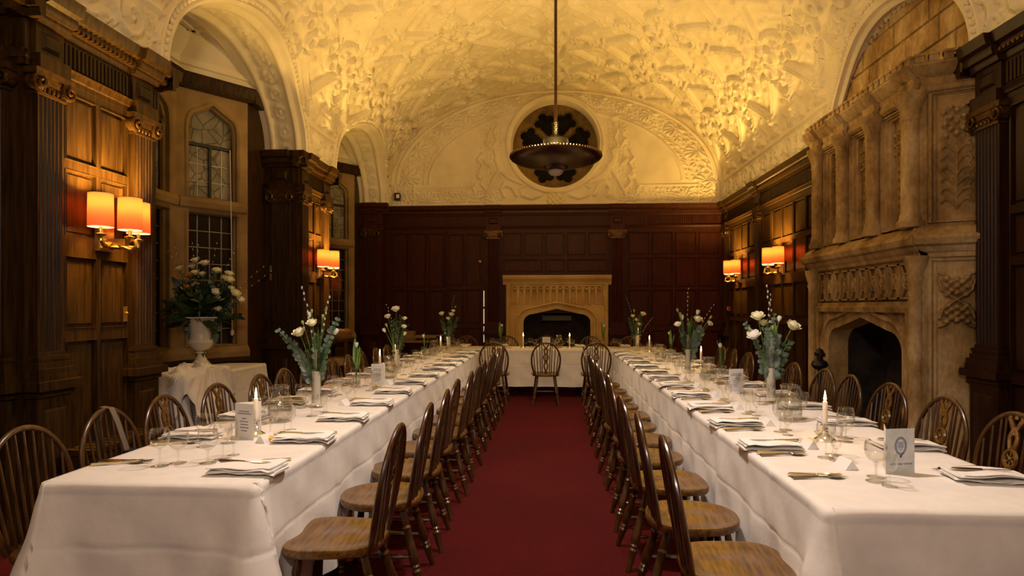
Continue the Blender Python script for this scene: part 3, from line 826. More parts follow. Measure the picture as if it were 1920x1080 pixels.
WN = [2]
def bay_window(p0, p1, label, parts=True):
    """one stone window of a canted bay between plan points p0 and p1; faces the room"""
    d = Vector((p1[0]-p0[0], p1[1]-p0[1], 0)); L = d.length; d.normalize()
    n = Vector((d.y, -d.x, 0))
    if n.x < 0: n = -n
    T = frame_mat((p0[0], p0[1], 0), d, n)
    wd = tag(thing('window_%d' % WN[0], label, 'window', kind='structure'), kind='structure'); WN[0] += 1
    m = 0.125; a, b = m, L - m
    head = tudor(a, b, 3.36, 0.30)
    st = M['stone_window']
    def fr(name, *bx):
        m_ = MB(T)
        for q in bx: m_.box(*q)
        obj(name, m_, st, wd)
    fr('jamb', (0, a, 0.85, 3.36, -0.16, 0.0)); fr('jamb', (b, L, 0.85, 3.36, -0.16, 0.0))
    # each jamb is coursed: thin shadow joints
    m_ = MB(T)
    for (u, v) in head: pass
    for i in range(len(head)-1):
        (u0, v0), (u1, v1) = head[i], head[i+1]
        m_.add([(u0, v0, 0), (u1, v1, 0), (u1, 3.82, 0), (u0, 3.82, 0), (u0, v0, -0.16), (u1, v1, -0.16)], [(0, 3, 2, 1), (0, 1, 5, 4)])
    m_.box(0, a, 3.36, 3.82, -0.16, 0.0); m_.box(b, L, 3.36, 3.82, -0.16, 0.0)
    obj('head', m_, st, wd)
    m_ = MB(T); m_.run([(2.44, -0.12), (2.44, -0.02), (2.48, 0.0), (2.50, 0.035), (2.56, 0.05), (2.60, 0.03), (2.62, -0.04), (2.62, -0.12)], 0.02, L - 0.02)
    obj('transom', m_, st, wd)
    m_ = MB(T); m_.run([(0.84, -0.16), (0.84, 0.05), (0.90, 0.06), (0.96, 0.02), (0.99, -0.10), (0.99, -0.16)], 0, L); obj('sill', m_, st, wd)
    for path in ([(a, 0.98), (b, 0.98), (b, 2.44), (a, 2.44)], [(a, 2.62), (b, 2.62)] + head):
        m_ = MB(T); m_.ribbon(path[::-1], [(0.045, 0.004), (0.03, 0.012), (0.012, 0.004), (0.004, -0.04), (-0.02, -0.06), (-0.022, -0.10), (-0.02, -0.13)], True)
        obj('moulding', m_, st, wd)
    # glazing
    w0 = -0.115
    m_ = MB(T); m_.box(a, b, 3.20, 3.235, w0, w0+0.03); m_.box((a+b)/2-0.014, (a+b)/2+0.014, 2.62, 3.20, w0, w0+0.03)
    m_.box(a, a+0.025, 0.98, 3.4, w0, w0+0.02); m_.box(b-0.025, b, 0.98, 3.4, w0, w0+0.02)
    obj('iron_bar', m_, M['lead'], wd)
    m_ = MB(T); m_.prism([(b, 3.235)] + head + [(a, 3.235)], w0, w0+0.008); obj('pane', m_, M['stained'], wd)
    cw = (b-a)/4
    for k in range(4):
        for j in range(3):
            m_ = MB(T); m_.box(a+k*cw+0.004, a+(k+1)*cw-0.004, 2.62+j*0.193+0.004, 2.62+(j+1)*0.193-0.004, w0, w0+0.006); obj('pane', m_, M['stained'], wd)
        for j in range(8):
            hgt = 1.46/8
            m_ = MB(T); m_.box(a+k*cw+0.005, a+(k+1)*cw-0.005, 0.98+j*hgt+0.005, 0.98+(j+1)*hgt-0.005, w0, w0+0.006); obj('pane', m_, M['nightpane'], wd)
    m_ = MB(T)
    for k in range(1, 4): m_.box(a+k*cw-0.005, a+k*cw+0.005, 0.98, 3.2, w0-0.002, w0+0.010)
    for j in range(1, 8): m_.box(a, b, 0.98+j*1.46/8-0.005, 0.98+j*1.46/8+0.005, w0-0.002, w0+0.010)
    for j in range(1, 3): m_.box(a, b, 2.62+j*0.193-0.005, 2.62+j*0.193+0.005, w0-0.002, w0+0.010)
    obj('lead_came', m_, M['steel'], wd)
    # oak dado and beam belong to the wall of the bay
    return T, L

for bi, (y0, y1, _) in enumerate(BAYS_L):
    near = 'near' if bi == 0 else 'far'
    wl = tag(thing('wall_left', near + ' window bay with oak dado, dark beam and plaster cove', 'wall', kind='structure'), kind='structure')
    rf = 0.44 if bi == 0 else 0.30          # depth of the oak reveal on the far side
    pl = [(-3.55, y0 + 0.30), (-4.02, y0 + 0.93), (-4.02, y1 - rf - 0.63), (-3.55, y1 - rf)]
    names = ['far-facing side window of the %s bay' % near, 'middle arched stone window at the back of the %s bay' % near, 'arched stone window with painted glass on far side of %s bay' % near]
    for k in range(3):
        T, L = bay_window(pl[k], pl[k+1], names[k])
        m_ = MB(T); m_.box(-0.03, L+0.03, 0, 0.84, -0.14, -0.01); m_.frustum(0.08, L-0.08, 0.15, 0.70, -0.01, 0.012, 0.03); m_.box(-0.02, L+0.02, 0.79, 0.845, -0.02, 0.05); obj('dado', m_, OAK, wl)
        m_ = MB(T); m_.run([(3.78, -0.16), (3.78, 0.05), (3.82, 0.08), (3.90, 0.10), (3.93, 0.12), (3.93, -0.16)], -0.05, L+0.05); obj('beam', m_, OAK, wl)
        m_ = MB(T); m_.run([(3.93, 0.02), (4.02, 0.02), (4.03, 0.05), (4.10, 0.05), (4.14, 0.09), (4.22, 0.16), (4.34, 0.22)], -0.15, L+0.15, False); obj('cove', m_, M['plaster'], wl)
    for (ya, yb, sg) in ((y0, y0 + 0.30, 1), (y1 - rf, y1, -1)):
        m_ = MB(); m_.box(-3.70, -3.55, ya, yb, 0, 4.34); obj('reveal', m_, OAK, wl)
        m_ = MB(); m_.box(-3.55, -3.45, ya, yb, 3.78, 3.93); obj('beam', m_, OAK, wl)
        m_ = MB(); m_.box(-3.56, -3.53, ya, yb, 3.93, 4.34); obj('cove', m_, M['plaster'], wl)
        m_ = MB(); m_.box(-3.75, -3.57, ya if sg < 0 else ya - 0.02, yb + (0.02 if sg < 0 else 0), 3.3, 4.5); obj('return', m_, M['plaster'], wl)
    m_ = MB(); m_.box(-4.4, -3.5, y0 - 0.1, y1 + 0.1, 4.33, 4.40)
    for k in range(4): m_.box(-4.0, -3.5, y0 + 0.55 + k*0.5, y0 + 0.60 + k*0.5, 4.30, 4.33)
    m_.box(-3.78, -3.74, y0, y1, 4.30, 4.33)
    obj('bay_ceiling', m_, M['plaster'], wl)
    m_ = MB(); m_.box(-4.5, -4.25, y0 - 0.2, y1 + 0.2, 0, 4.4); obj('outer_masonry', m_, M['soot'], wl)
    # web between soffit and bay ceiling
    m_ = MB()
    cc = (y0+y1)/2; hh_ = (y1-y0)/2
    for k in range(40):
        ta, tb_ = -PI/2 + PI*k/40, -PI/2 + PI*(k+1)/40
        ya, yb = cc + hh_*math.sin(ta), cc + hh_*math.sin(tb_); za, zb = ZC + 0.97*math.cos(ta), ZC + 0.97*math.cos(tb_)
        m_.add([(-3.575, ya, za), (-3.575, yb, zb), (-3.575, yb, 4.6), (-3.575, ya, 4.6)], [(0, 1, 2, 3)])
    obj('web', m_, M['plaster'], wl)

m_ = MB()
m_.tube([(-3.60, 6.82, 3.16), (-3.585, 6.82, 2.4), (-3.575, 6.82, 1.6), (-3.575, 6.82, 1.15)], 0.006, 6)
m_.ball((-3.575, 6.82, 1.12), 0.02, 8, 6, (1, 1, 1.8))
tag(obj('window_cord', m_, M['cord']), 'thin white blind cord hanging down the painted glass window', 'cord')

# ---------------------------------------------------------------- carved stone chimneypiece on the right
ST = M['stone']
def carve(kind, nu, nv, W, Hh):
    """height field of a carved leaf panel: returns U, V, h in metres"""
    U, V = np.meshgrid(np.linspace(-W/2, W/2, nu), np.linspace(0, Hh, nv), indexing='ij')
    A = np.abs(U); h = np.zeros_like(U)
    def st(pts, hgt=0.03, soft=0.018):
        d = cap_d(A, V, [(x*W, z*Hh, r*W) for x, z, r in pts]); return hgt*ss((0.004 - d)/soft)
    if kind == 'tree':
        h = np.maximum(h, st([(0, 0.04, .03), (0, 0.60, .03)]))
        for k in range(6):
            z = 0.05 + 0.095*k
            h = np.maximum(h, st([(0, z, .025), (0.14, z+0.06, .035), (0.28, z+0.075, .05), (0.36, z+0.04, .03)], 0.035))
            h = np.maximum(h, st([(0.2, z+0.075, .02), (0.33, z+0.12, .03)], 0.028))
        for x, z in ((0, .70), (.14, .74), (0, .80), (.16, .84), (.27, .78), (0, .90), (.14, .93), (.30, .89), (.26, .68)):
            d = np.hypot(A - x*W, V - z*Hh); h = np.maximum(h, 0.045*np.sqrt(np.maximum(0, 1 - (d/(0.085*W))**2)))
    elif kind == 'boss':
        for z0, s_ in ((0.28, 1), (0.72, -1)):
            for x, z in ((0, 0), (.13, .07), (.13, -.06), (.24, .01), (0, .11), (0, -.1), (.25, -.12), (.22, .13)):
                d = np.hypot(A - x*W, V - (z0 + z*s_)*Hh); h = np.maximum(h, 0.045*np.sqrt(np.maximum(0, 1 - (d/(0.10*W))**2)))
        h = np.maximum(h, st([(0, .5, .05), (.2, .58, .05), (.36, .66, .06), (.42, .80, .05)], 0.045)); h = np.maximum(h, st([(0, .5, .05), (.2, .42, .05), (.36, .34, .06), (.42, .2, .05)], 0.045))
        h = np.maximum(h, st([(.3, .9, .05), (.44, .93, .04)], 0.03)); h = np.maximum(h, st([(.3, .1, .05), (.44, .07, .04)], 0.03))
    else:  # niche figure-like foliage
        h = np.maximum(h, st([(0, 0.05, .07), (0, 0.5, .11), (0, .8, .07)], 0.05))
        for k in range(7):
            z = 0.08 + 0.12*k
            h = np.maximum(h, st([(0.05, z, .06), (0.25, z+0.05, .07), (0.34, z+.10, .04)], 0.04))
    h = h*1.55 + 0.005*np.sin(U*160)*np.sin(V*150)*(h > 0.008)
    return U, V, h
def carved(T, uc, v0, W, Hh, kind, par, nu=44, nv=90, w0=0.0, name='carving'):
    U, V, h = carve(kind, nu, nv, W, Hh)
    Ml = np.array(T); A = np.stack([U + uc, V + v0, h + w0, np.ones_like(U)], -1).reshape(-1, 4) @ Ml.T
    return put(name, np_mesh(name, A[:, :3], nu, nv, ST), par)

ch = tag(thing('chimneypiece', 'tall carved honey stone chimneypiece with columns and arched hearth', 'fireplace', (2.82, 6.03, 0)), None)
OFF = Vector((-2.82, -6.03, 0))
Tf = Matrix.Translation(OFF) @ frame_mat((2.86, 7.02, 0), (0, -1, 0), (-1, 0, 0))     # front, u from far to near
Tc = Matrix.Translation(OFF) @ frame_mat((2.84, 5.10, 0), (0.38, -0.20, 0), (-0.20, -0.38, 0))   # canted near return
LF, LC = 1.92, 0.43
def part(name, T, fn, mat=ST, sharp=38):
    m_ = MB(T); fn(m_); return obj(name, m_, mat, ch, sharp=sharp)
# core
m_ = MB(Matrix.Translation(OFF))
m_.prism([(2.90, 5.14), (2.90, 5.30), (3.45, 5.30), (3.45, 4.90), (3.30, 4.90)], 0, 1.95)
m_.prism([(2.90, 6.80), (2.90, 7.02), (3.2, 7.20), (3.45, 7.20), (3.45, 6.80)], 0, 1.95)
m_.prism([(2.90, 5.30), (2.90, 6.80), (3.45, 6.80), (3.45, 5.30)], 1.34, 1.95)
m_.prism([(3.02, 5.20), (3.02, 6.98), (3.2, 7.18), (3.45, 7.18), (3.45, 4.95), (3.32, 4.95)], 1.95, 3.2)
obj('core', m_, ST, ch)
# hearth opening: u 0.30..1.64 on the front
ua, ub = 0.28, 1.66
head = tudor(ua, ub, 1.02, 0.29, 14)
def surround(m_):
    for i in range(len(head)-1):
        (u0, v0), (u1, v1) = head[i], head[i+1]
        m_.add([(u0, v0, 0), (u1, v1, 0), (u1, 1.36, 0), (u0, 1.36, 0), (u0, v0, -0.20), (u1, v1, -0.20)], [(0, 3, 2, 1), (0, 1, 5, 4)])
    m_.box(0.16, ua, 0, 1.36, -0.2, 0); m_.box(ub, 1.80, 0, 1.36, -0.2, 0)
part('surround', Tf, surround)
def mould(m_): m_.ribbon(([(ub, 0)] + head + [(ua, 0)])[::-1], [(-0.11, 0.002), (-0.10, 0.03), (-0.075, 0.035), (-0.06, 0.01), (-0.04, 0.005), (-0.03, -0.03), (-0.005, -0.04), (0.0, -0.10)])
def mould2(m_): m_.ribbon(([(ub, 0)] + head + [(ua, 0)])[::-1], [(0.125, 0.002), (0.115, 0.03), (0.09, 0.035), (0.075, 0.008), (0.05, 0.004), (0.04, -0.02), (0.01, -0.03), (0.0, -0.06)])
part('arch_moulding', Tf, mould2)
def label_(m_):
    m_.run([(1.36, 0), (1.36, 0.05), (1.40, 0.06), (1.42, 0.03), (1.45, 0.03), (1.45, 0)], 0.10, 1.86); m_.box(0.10, 0.16, 0, 1.40, 0, 0.05); m_.box(1.80, 1.86, 0, 1.40, 0, 0.05)
part('label_moulding', Tf, label_)
for i, (u0, u1) in enumerate(((-0.06, 0.09), (1.86, 2.0))):
    def jamb(m_):
        m_.box(u0, u1, 0, 0.20, -0.1, 0.09); m_.box(u0+0.02, u1-0.02, 0.2, 1.90, -0.1, 0.05)
        m_.lathe([(0.055, 0.2), (0.05, 0.26), (0.042, 0.3), (0.042, 1.60), (0.05, 1.63), (0.045, 1.66), (0.07, 1.74), (0.075, 1.78)], 12, (0, 0, 0))
    m_ = MB(Tf); m_.box(u0, u1, 0, 0.20, -0.1, 0.09); m_.box(u0+0.02, u1-0.02, 0.2, 1.90, -0.1, 0.045)
    m_.T = Tf @ Matrix.Translation(((u0+u1)/2, 0, 0.04)) @ Matrix.Rotation(-PI/2, 4, 'X')
    m_.lathe([(0.075, 0.2), (0.07, 0.26), (0.055, 0.3), (0.055, 1.60), (0.065, 1.63), (0.058, 1.66), (0.08, 1.74), (0.09, 1.80)], 14)
    obj('jamb_shaft', m_, ST, ch)
# tracery frieze, one block per light
def fz(m_): m_.box(0.09, 1.86, 1.45, 1.78, -0.05, 0.0)
part('frieze', Tf, fz)
for k in range(10):
    u0 = 0.11 + k*0.174; u1 = u0 + 0.166
    m_ = MB(Tf)
    for q in ((u0, u0+0.016, 1.47, 1.76), (u1-0.016, u1, 1.47, 1.76)): m_.box(*q, 0, 0.035)
    m_.box(u0, u1, 1.47, 1.485, 0, 0.035); m_.box(u0, u1, 1.745, 1.76, 0, 0.035)
    c = (u0+u1)/2
    m_.tube([(u0+0.01, 1.48, 0.016), (c-0.02, 1.58, 0.02), (c, 1.615, 0.022), (u1-0.01, 1.75, 0.016)], 0.011, 5)
    m_.tube([(u1-0.01, 1.48, 0.016), (c+0.02, 1.58, 0.02), (c, 1.615, 0.022), (u0+0.01, 1.75, 0.016)], 0.011, 5)
    ring = [(c + 0.045*math.cos(a), 1.615 + 0.06*math.sin(a), 0.02) for a in np.linspace(0, 2*PI, 13)[:-1]]
    m_.tube(ring, 0.010, 5, closed=True); m_.ball((c, 1.615, 0.02), 0.022, 8, 6)
    obj('tracery_panel', m_, ST, ch)
MANTEL = [(1.78, 0.0), (1.79, 0.03), (1.82, 0.035), (1.84, 0.06), (1.87, 0.07), (1.885, 0.11), (1.93, 0.13), (1.95, 0.12), (1.97, 0.09), (2.0, 0.07), (2.03, 0.02), (2.03, -0.2)]
part('mantel_cornice', Tf, lambda m_: m_.run(MANTEL, -0.14, LF + 0.06))
part('mantel_cornice', Tc, lambda m_: m_.run(MANTEL, -0.03, LC + 0.10))
# upper stage
US = [0.10, 0.68, 1.26, 1.86]
def back(m_): m_.box(-0.02, LF, 2.03, 3.06, -0.16, -0.10)
part('niche_back', Tf, back)
for k in range(3):
    u0, u1 = US[k] + 0.05, US[k+1] - 0.05
    m_ = MB(Tf); m_.ribbon([(u0, 2.05), (u1, 2.05), (u1, 3.04), (u0, 3.04)][::-1], [(0, 0.0), (-0.03, 0.0), (-0.035, -0.02), (-0.06, -0.02), (-0.07, -0.045), (-0.095, -0.05), (-0.105, -0.09), (-0.13, -0.10)], True)
    obj('panel_moulding', m_, ST, ch)
    carved(Tf, (u0+u1)/2, 2.18, 0.24, 0.76, 'tree', ch, 30, 70, w0=-0.098)
SHAFT = [(0.085, 2.03), (0.085, 2.07), (0.07, 2.09), (0.065, 2.13), (0.058, 2.15), (0.058, 2.86), (0.066, 2.88), (0.060, 2.90), (0.066, 2.95), (0.10, 3.04), (0.105, 3.08)]
for k, u in enumerate(US):
    f_ = 1.0 + 0.25*(k == 3)
    m_ = MB(Tf @ Matrix.Translation((u, 0, 0.035)) @ Matrix.Rotation(-PI/2, 4, 'X'))
    m_.lathe([(r*f_, z) for r, z in SHAFT[:6]] , 16, cap=True); c = obj('column', m_, ST, ch)
    m_ = MB(Tf @ Matrix.Translation((u, 0, 0.035)) @ Matrix.Rotation(-PI/2, 4, 'X'))
    m_.lathe([(r*f_, z) for r, z in SHAFT[5:]], 16, cap=True); obj('capital', m_, ST, c)
ENT = [(3.05, 0.0), (3.07, 0.03), (3.10, 0.035), (3.12, 0.02), (3.17, 0.03), (3.19, 0.065), (3.23, 0.09), (3.25, 0.11), (3.27, 0.11), (3.27, -0.25)]
part('entablature', Tf, lambda m_: m_.run(ENT, -0.12, LF + 0.06))
part('entablature', Tc, lambda m_: m_.run(ENT, -0.03, LC + 0.10))
for k in range(4):
    m_ = MB(Tf); u = US[k]; m_.run([(a, b + 0.05) for a, b in ENT[:-1]] + [(3.27, 0)], u - 0.10, u + 0.10); obj('entablature_break', m_, ST, ch)
k = 0
for T_, L_ in ((Tf, LF), (Tc, LC)):
    u = -0.02
    while u < L_ + 0.02:
        m_ = MB(T_); m_.box(u, u + 0.062, 3.27, 3.335, 0.03, 0.115); m_.box(u-0.006, u + 0.068, 3.318, 3.338, 0.025, 0.122); obj('cresting_block', m_, ST, ch); u += 0.092
# canted return with two carved panels
part('return_wall', Tc, lambda m_: m_.box(0, LC, 0, 3.06, -0.1, 0.0))
for v0, v1, kind, kw in ((2.06, 3.04, 'tree', {}), (0.25, 1.76, None, {})):
    m_ = MB(Tc); m_.ribbon([(0.09, v0), (LC - 0.02, v0), (LC - 0.02, v1), (0.09, v1)][::-1], [(0.03, 0.0), (0.02, 0.035), (0.0, 0.035), (-0.012, 0.012), (-0.03, 0.012), (-0.045, 0.0)], True); obj('panel_moulding', m_, ST, ch)
carved(Tc, 0.25, 2.12, 0.27, 0.86, 'tree', ch, w0=0.002)
carved(Tc, 0.25, 1.22, 0.26, 0.48, 'boss', ch, w0=0.002)
# firebox
m_ = MB(Tf); m_.box(0.2, 1.74, 0, 1.36, -0.58, -0.55); obj('fireback', m_, M['soot'], ch)
m_ = MB(Tf); m_.box(0.2, 0.27, 0, 1.36, -0.56, -0.19); obj('fire_cheek', m_, M['soot'], ch)
m_ = MB(Tf); m_.box(1.67, 1.74, 0, 1.36, -0.56, -0.19); obj('fire_cheek', m_, M['soot'], ch)
m_ = MB(Tf); m_.box(0.2, 1.74, 1.33, 1.37, -0.56, -0.2); obj('flue_slab', m_, M['soot'], ch)
m_ = MB(Tf); m_.box(-0.1, 2.0, 0, 0.05, -0.5, 0.35); obj('hearth_slab', m_, ST, ch)

# iron firedog seen in the opening
fd = thing('firedog', 'black iron firedog with cross-shaped finial in the carved hearth', 'firedog', (2.74, 6.66, 0.05))
m_ = MB(); m_.tube([(0, 0, 0), (0, 0, 0.72)], [0.022]*2, 8); m_.box(-0.02, 0.02, -0.12, 0.12, 0, 0.05); obj('post', m_, M['iron'], fd)
m_ = MB(); m_.lathe([(0.0, 0.70), (0.05, 0.72), (0.085, 0.76), (0.07, 0.80), (0.03, 0.82), (0.03, 0.86), (0.05, 0.88), (0.03, 0.92), (0, 0.94)], 10); m_.box(-0.02, 0.02, -0.09, 0.09, 0.85, 0.89); obj('finial', m_, M['iron'], fd)
m_ = MB(); m_.tube([(0, 0, 0.10), (0.22, 0, 0.10), (0.34, 0, 0.08), (0.34, 0, 0.0)], 0.018, 6); obj('bar', m_, M['iron'], fd)

# coursed chimney breast above, stone by stone
cb = tag(thing('wall_right', 'coursed stone chimney breast above the carved chimneypiece', 'wall', kind='structure'), kind='structure')
m_ = MB(); m_.box(3.22, 3.5, 4.6, 7.5, 1.45, 4.4); obj('backing', m_, ST, cb)
rr2 = random.Random(3); z = 3.20; row = 0
while z < 4.35:
    hgt = rr2.uniform(0.17, 0.25); y = 4.70 - rr2.uniform(0, 0.4)
    while y < 7.4:
        wd_ = rr2.uniform(0.34, 0.70); a = max(y, 4.62); b = min(y + wd_, 7.46)
        if b - a > 0.06:
            m_ = MB(frame_mat((3.22, b, z), (0, -1, 0), (-1, 0, 0))); m_.frustum(0.004, b-a-0.004, 0.004, hgt-0.004, 0, 0.02 + rr2.uniform(0, 0.008), 0.008)
            obj('stone', m_, ST, cb)
        y += wd_
    z += hgt; row += 1

# ---------------------------------------------------------------- fireplace on the end wall
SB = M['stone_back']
fb = thing('fireplace', 'golden stone fireplace with traceried frieze on the end wall', 'fireplace', (0.08, YB, 0))
T = Matrix.Translation((-0.08, -YB, 0)) @ frame_mat((0.08, YB, 0), (1, 0, 0), (0, -1, 0))
head = tudor(-0.62, 0.62, 1.13, 0.25, 14)
m_ = MB(T)
for i in range(len(head)-1):
    (u0, v0), (u1, v1) = head[i], head[i+1]
    m_.add([(u0, v0, 0.10), (u1, v1, 0.10), (u1, 1.44, 0.10), (u0, 1.44, 0.10), (u0, v0, -0.1), (u1, v1, -0.1)], [(0, 3, 2, 1), (0, 1, 5, 4)])
m_.box(-0.93, -0.62, 0, 1.44, 0, 0.10); m_.box(0.62, 0.93, 0, 1.44, 0, 0.10); m_.box(-0.93, 0.93, 1.44, 1.46, 0, 0.10); m_.box(-0.93, 0.93, 1.46, 1.90, 0, 0.055); m_.box(-0.93, -0.85, 1.46, 1.90, 0, 0.11); m_.box(0.85, 0.93, 1.46, 1.90, 0, 0.11)
obj('surround', m_, SB, fb)
m_ = MB(T); m_.ribbon(([(0.62, 0)] + head + [(-0.62, 0)])[::-1], [(0.15, 0.10), (0.14, 0.135), (0.11, 0.14), (0.10, 0.11), (0.07, 0.105), (0.06, 0.07), (0.03, 0.06), (0.02, 0.02), (0.0, 0.01), (0.0, -0.1)]); obj('arch_moulding', m_, SB, fb)
for k in range(14):
    c = -0.78 + k*0.12; m_ = MB(T)
    lo = 1.47 + 0.06*0; 
    d_ = abs(c)/0.62; lo = 1.465
    m_.box(c-0.060, c-0.044, lo, 1.81, 0.05, 0.13); m_.box(c+0.044, c+0.060, lo, 1.81, 0.05, 0.13); m_.box(c-0.06, c+0.06, 1.795, 1.82, 0.05, 0.13)
    m_.tube([(c-0.052, 1.66, 0.105), (c-0.042, 1.72, 0.105), (c, 1.77, 0.105), (c+0.042, 1.72, 0.105), (c+0.052, 1.66, 0.105)], 0.014, 5)
    m_.tube([(c-0.052, 1.81, 0.13), (c-0.03, 1.76, 0.13), (c, 1.74, 0.13), (c+0.03, 1.76, 0.13), (c+0.052, 1.81, 0.13)], 0.011, 5)
    obj('tracery_panel', m_, SB, fb)
for sg in (-1, 1):
    m_ = MB(T @ Matrix.Translation((sg*0.91, 0, 0.10)) @ Matrix.Rotation(-PI/2, 4, 'X')); m_.lathe([(0.06, 0), (0.06, 0.15), (0.04, 0.2), (0.04, 1.80), (0.06, 1.86)], 10); obj('side_shaft', m_, SB, fb)
m_ = MB(T); m_.run([(1.82, 0.10), (1.83, 0.13), (1.86, 0.14), (1.89, 0.16), (1.92, 0.20), (1.94, 0.22), (1.985, 0.23), (2.0, 0.21), (2.0, 0.0)], -1.0, 1.0); obj('mantel_shelf', m_, SB, fb)
m_ = MB(T); m_.box(-0.66, 0.66, 0, 1.36, -0.38, -0.35); obj('fireback', m_, M['soot'], fb)
for sg in (-1, 1):
    m_ = MB(T); m_.box(*sorted((sg*0.62, sg*0.68)), 0, 1.3, -0.36, -0.02); obj('fire_cheek', m_, mixed('cheek_brick%d' % sg, (0.05, 0.03, 0.02), (0.10, 0.06, 0.035), 5, 0.9), fb)
m_ = MB(T); m_.prism([(-0.27, 1.16), (0.27, 1.16), (0.27, 1.25), (-0.27, 1.25)], -0.2, -0.06); obj('smoke_hood', m_, flat('dull_iron', (0.07, 0.06, 0.055), 0.6), fb)
# ---------------------------------------------------------------- tables and cloths
TZ = 0.75
def table(label, x0, x1, y0, y1, nlegs, z=TZ):
    t = thing('trestle_table', label, 'table', ((x0+x1)/2, (y0+y1)/2, 0))
    cx, cy = (x0+x1)/2, (y0+y1)/2
    m_ = MB(); m_.box(x0-cx+.02, x1-cx-.02, y0-cy+.02, y1-cy-.02, z-0.045, z-0.008); obj('table_top', m_, M['pine'], t)
    lx = max(abs(x1-x0), 0) ; long_y = (y1-y0) > (x1-x0)
    for k in range(nlegs):
        f_ = (k + 0.5)/nlegs if nlegs > 2 else (0.08, 0.92)[k]
        for s_ in (0.36, 0.64):
            px, py = ((x0 + (x1-x0)*s_, y0 + (y1-y0)*f_) if long_y else (x0 + (x1-x0)*f_, y0 + (y1-y0)*s_))
            m_ = MB(); m_.tube([(px-cx, py-cy, 0), (px-cx, py-cy, z-0.045)], 0.018, 8); obj('leg', m_, M['iron'], t)
    return t

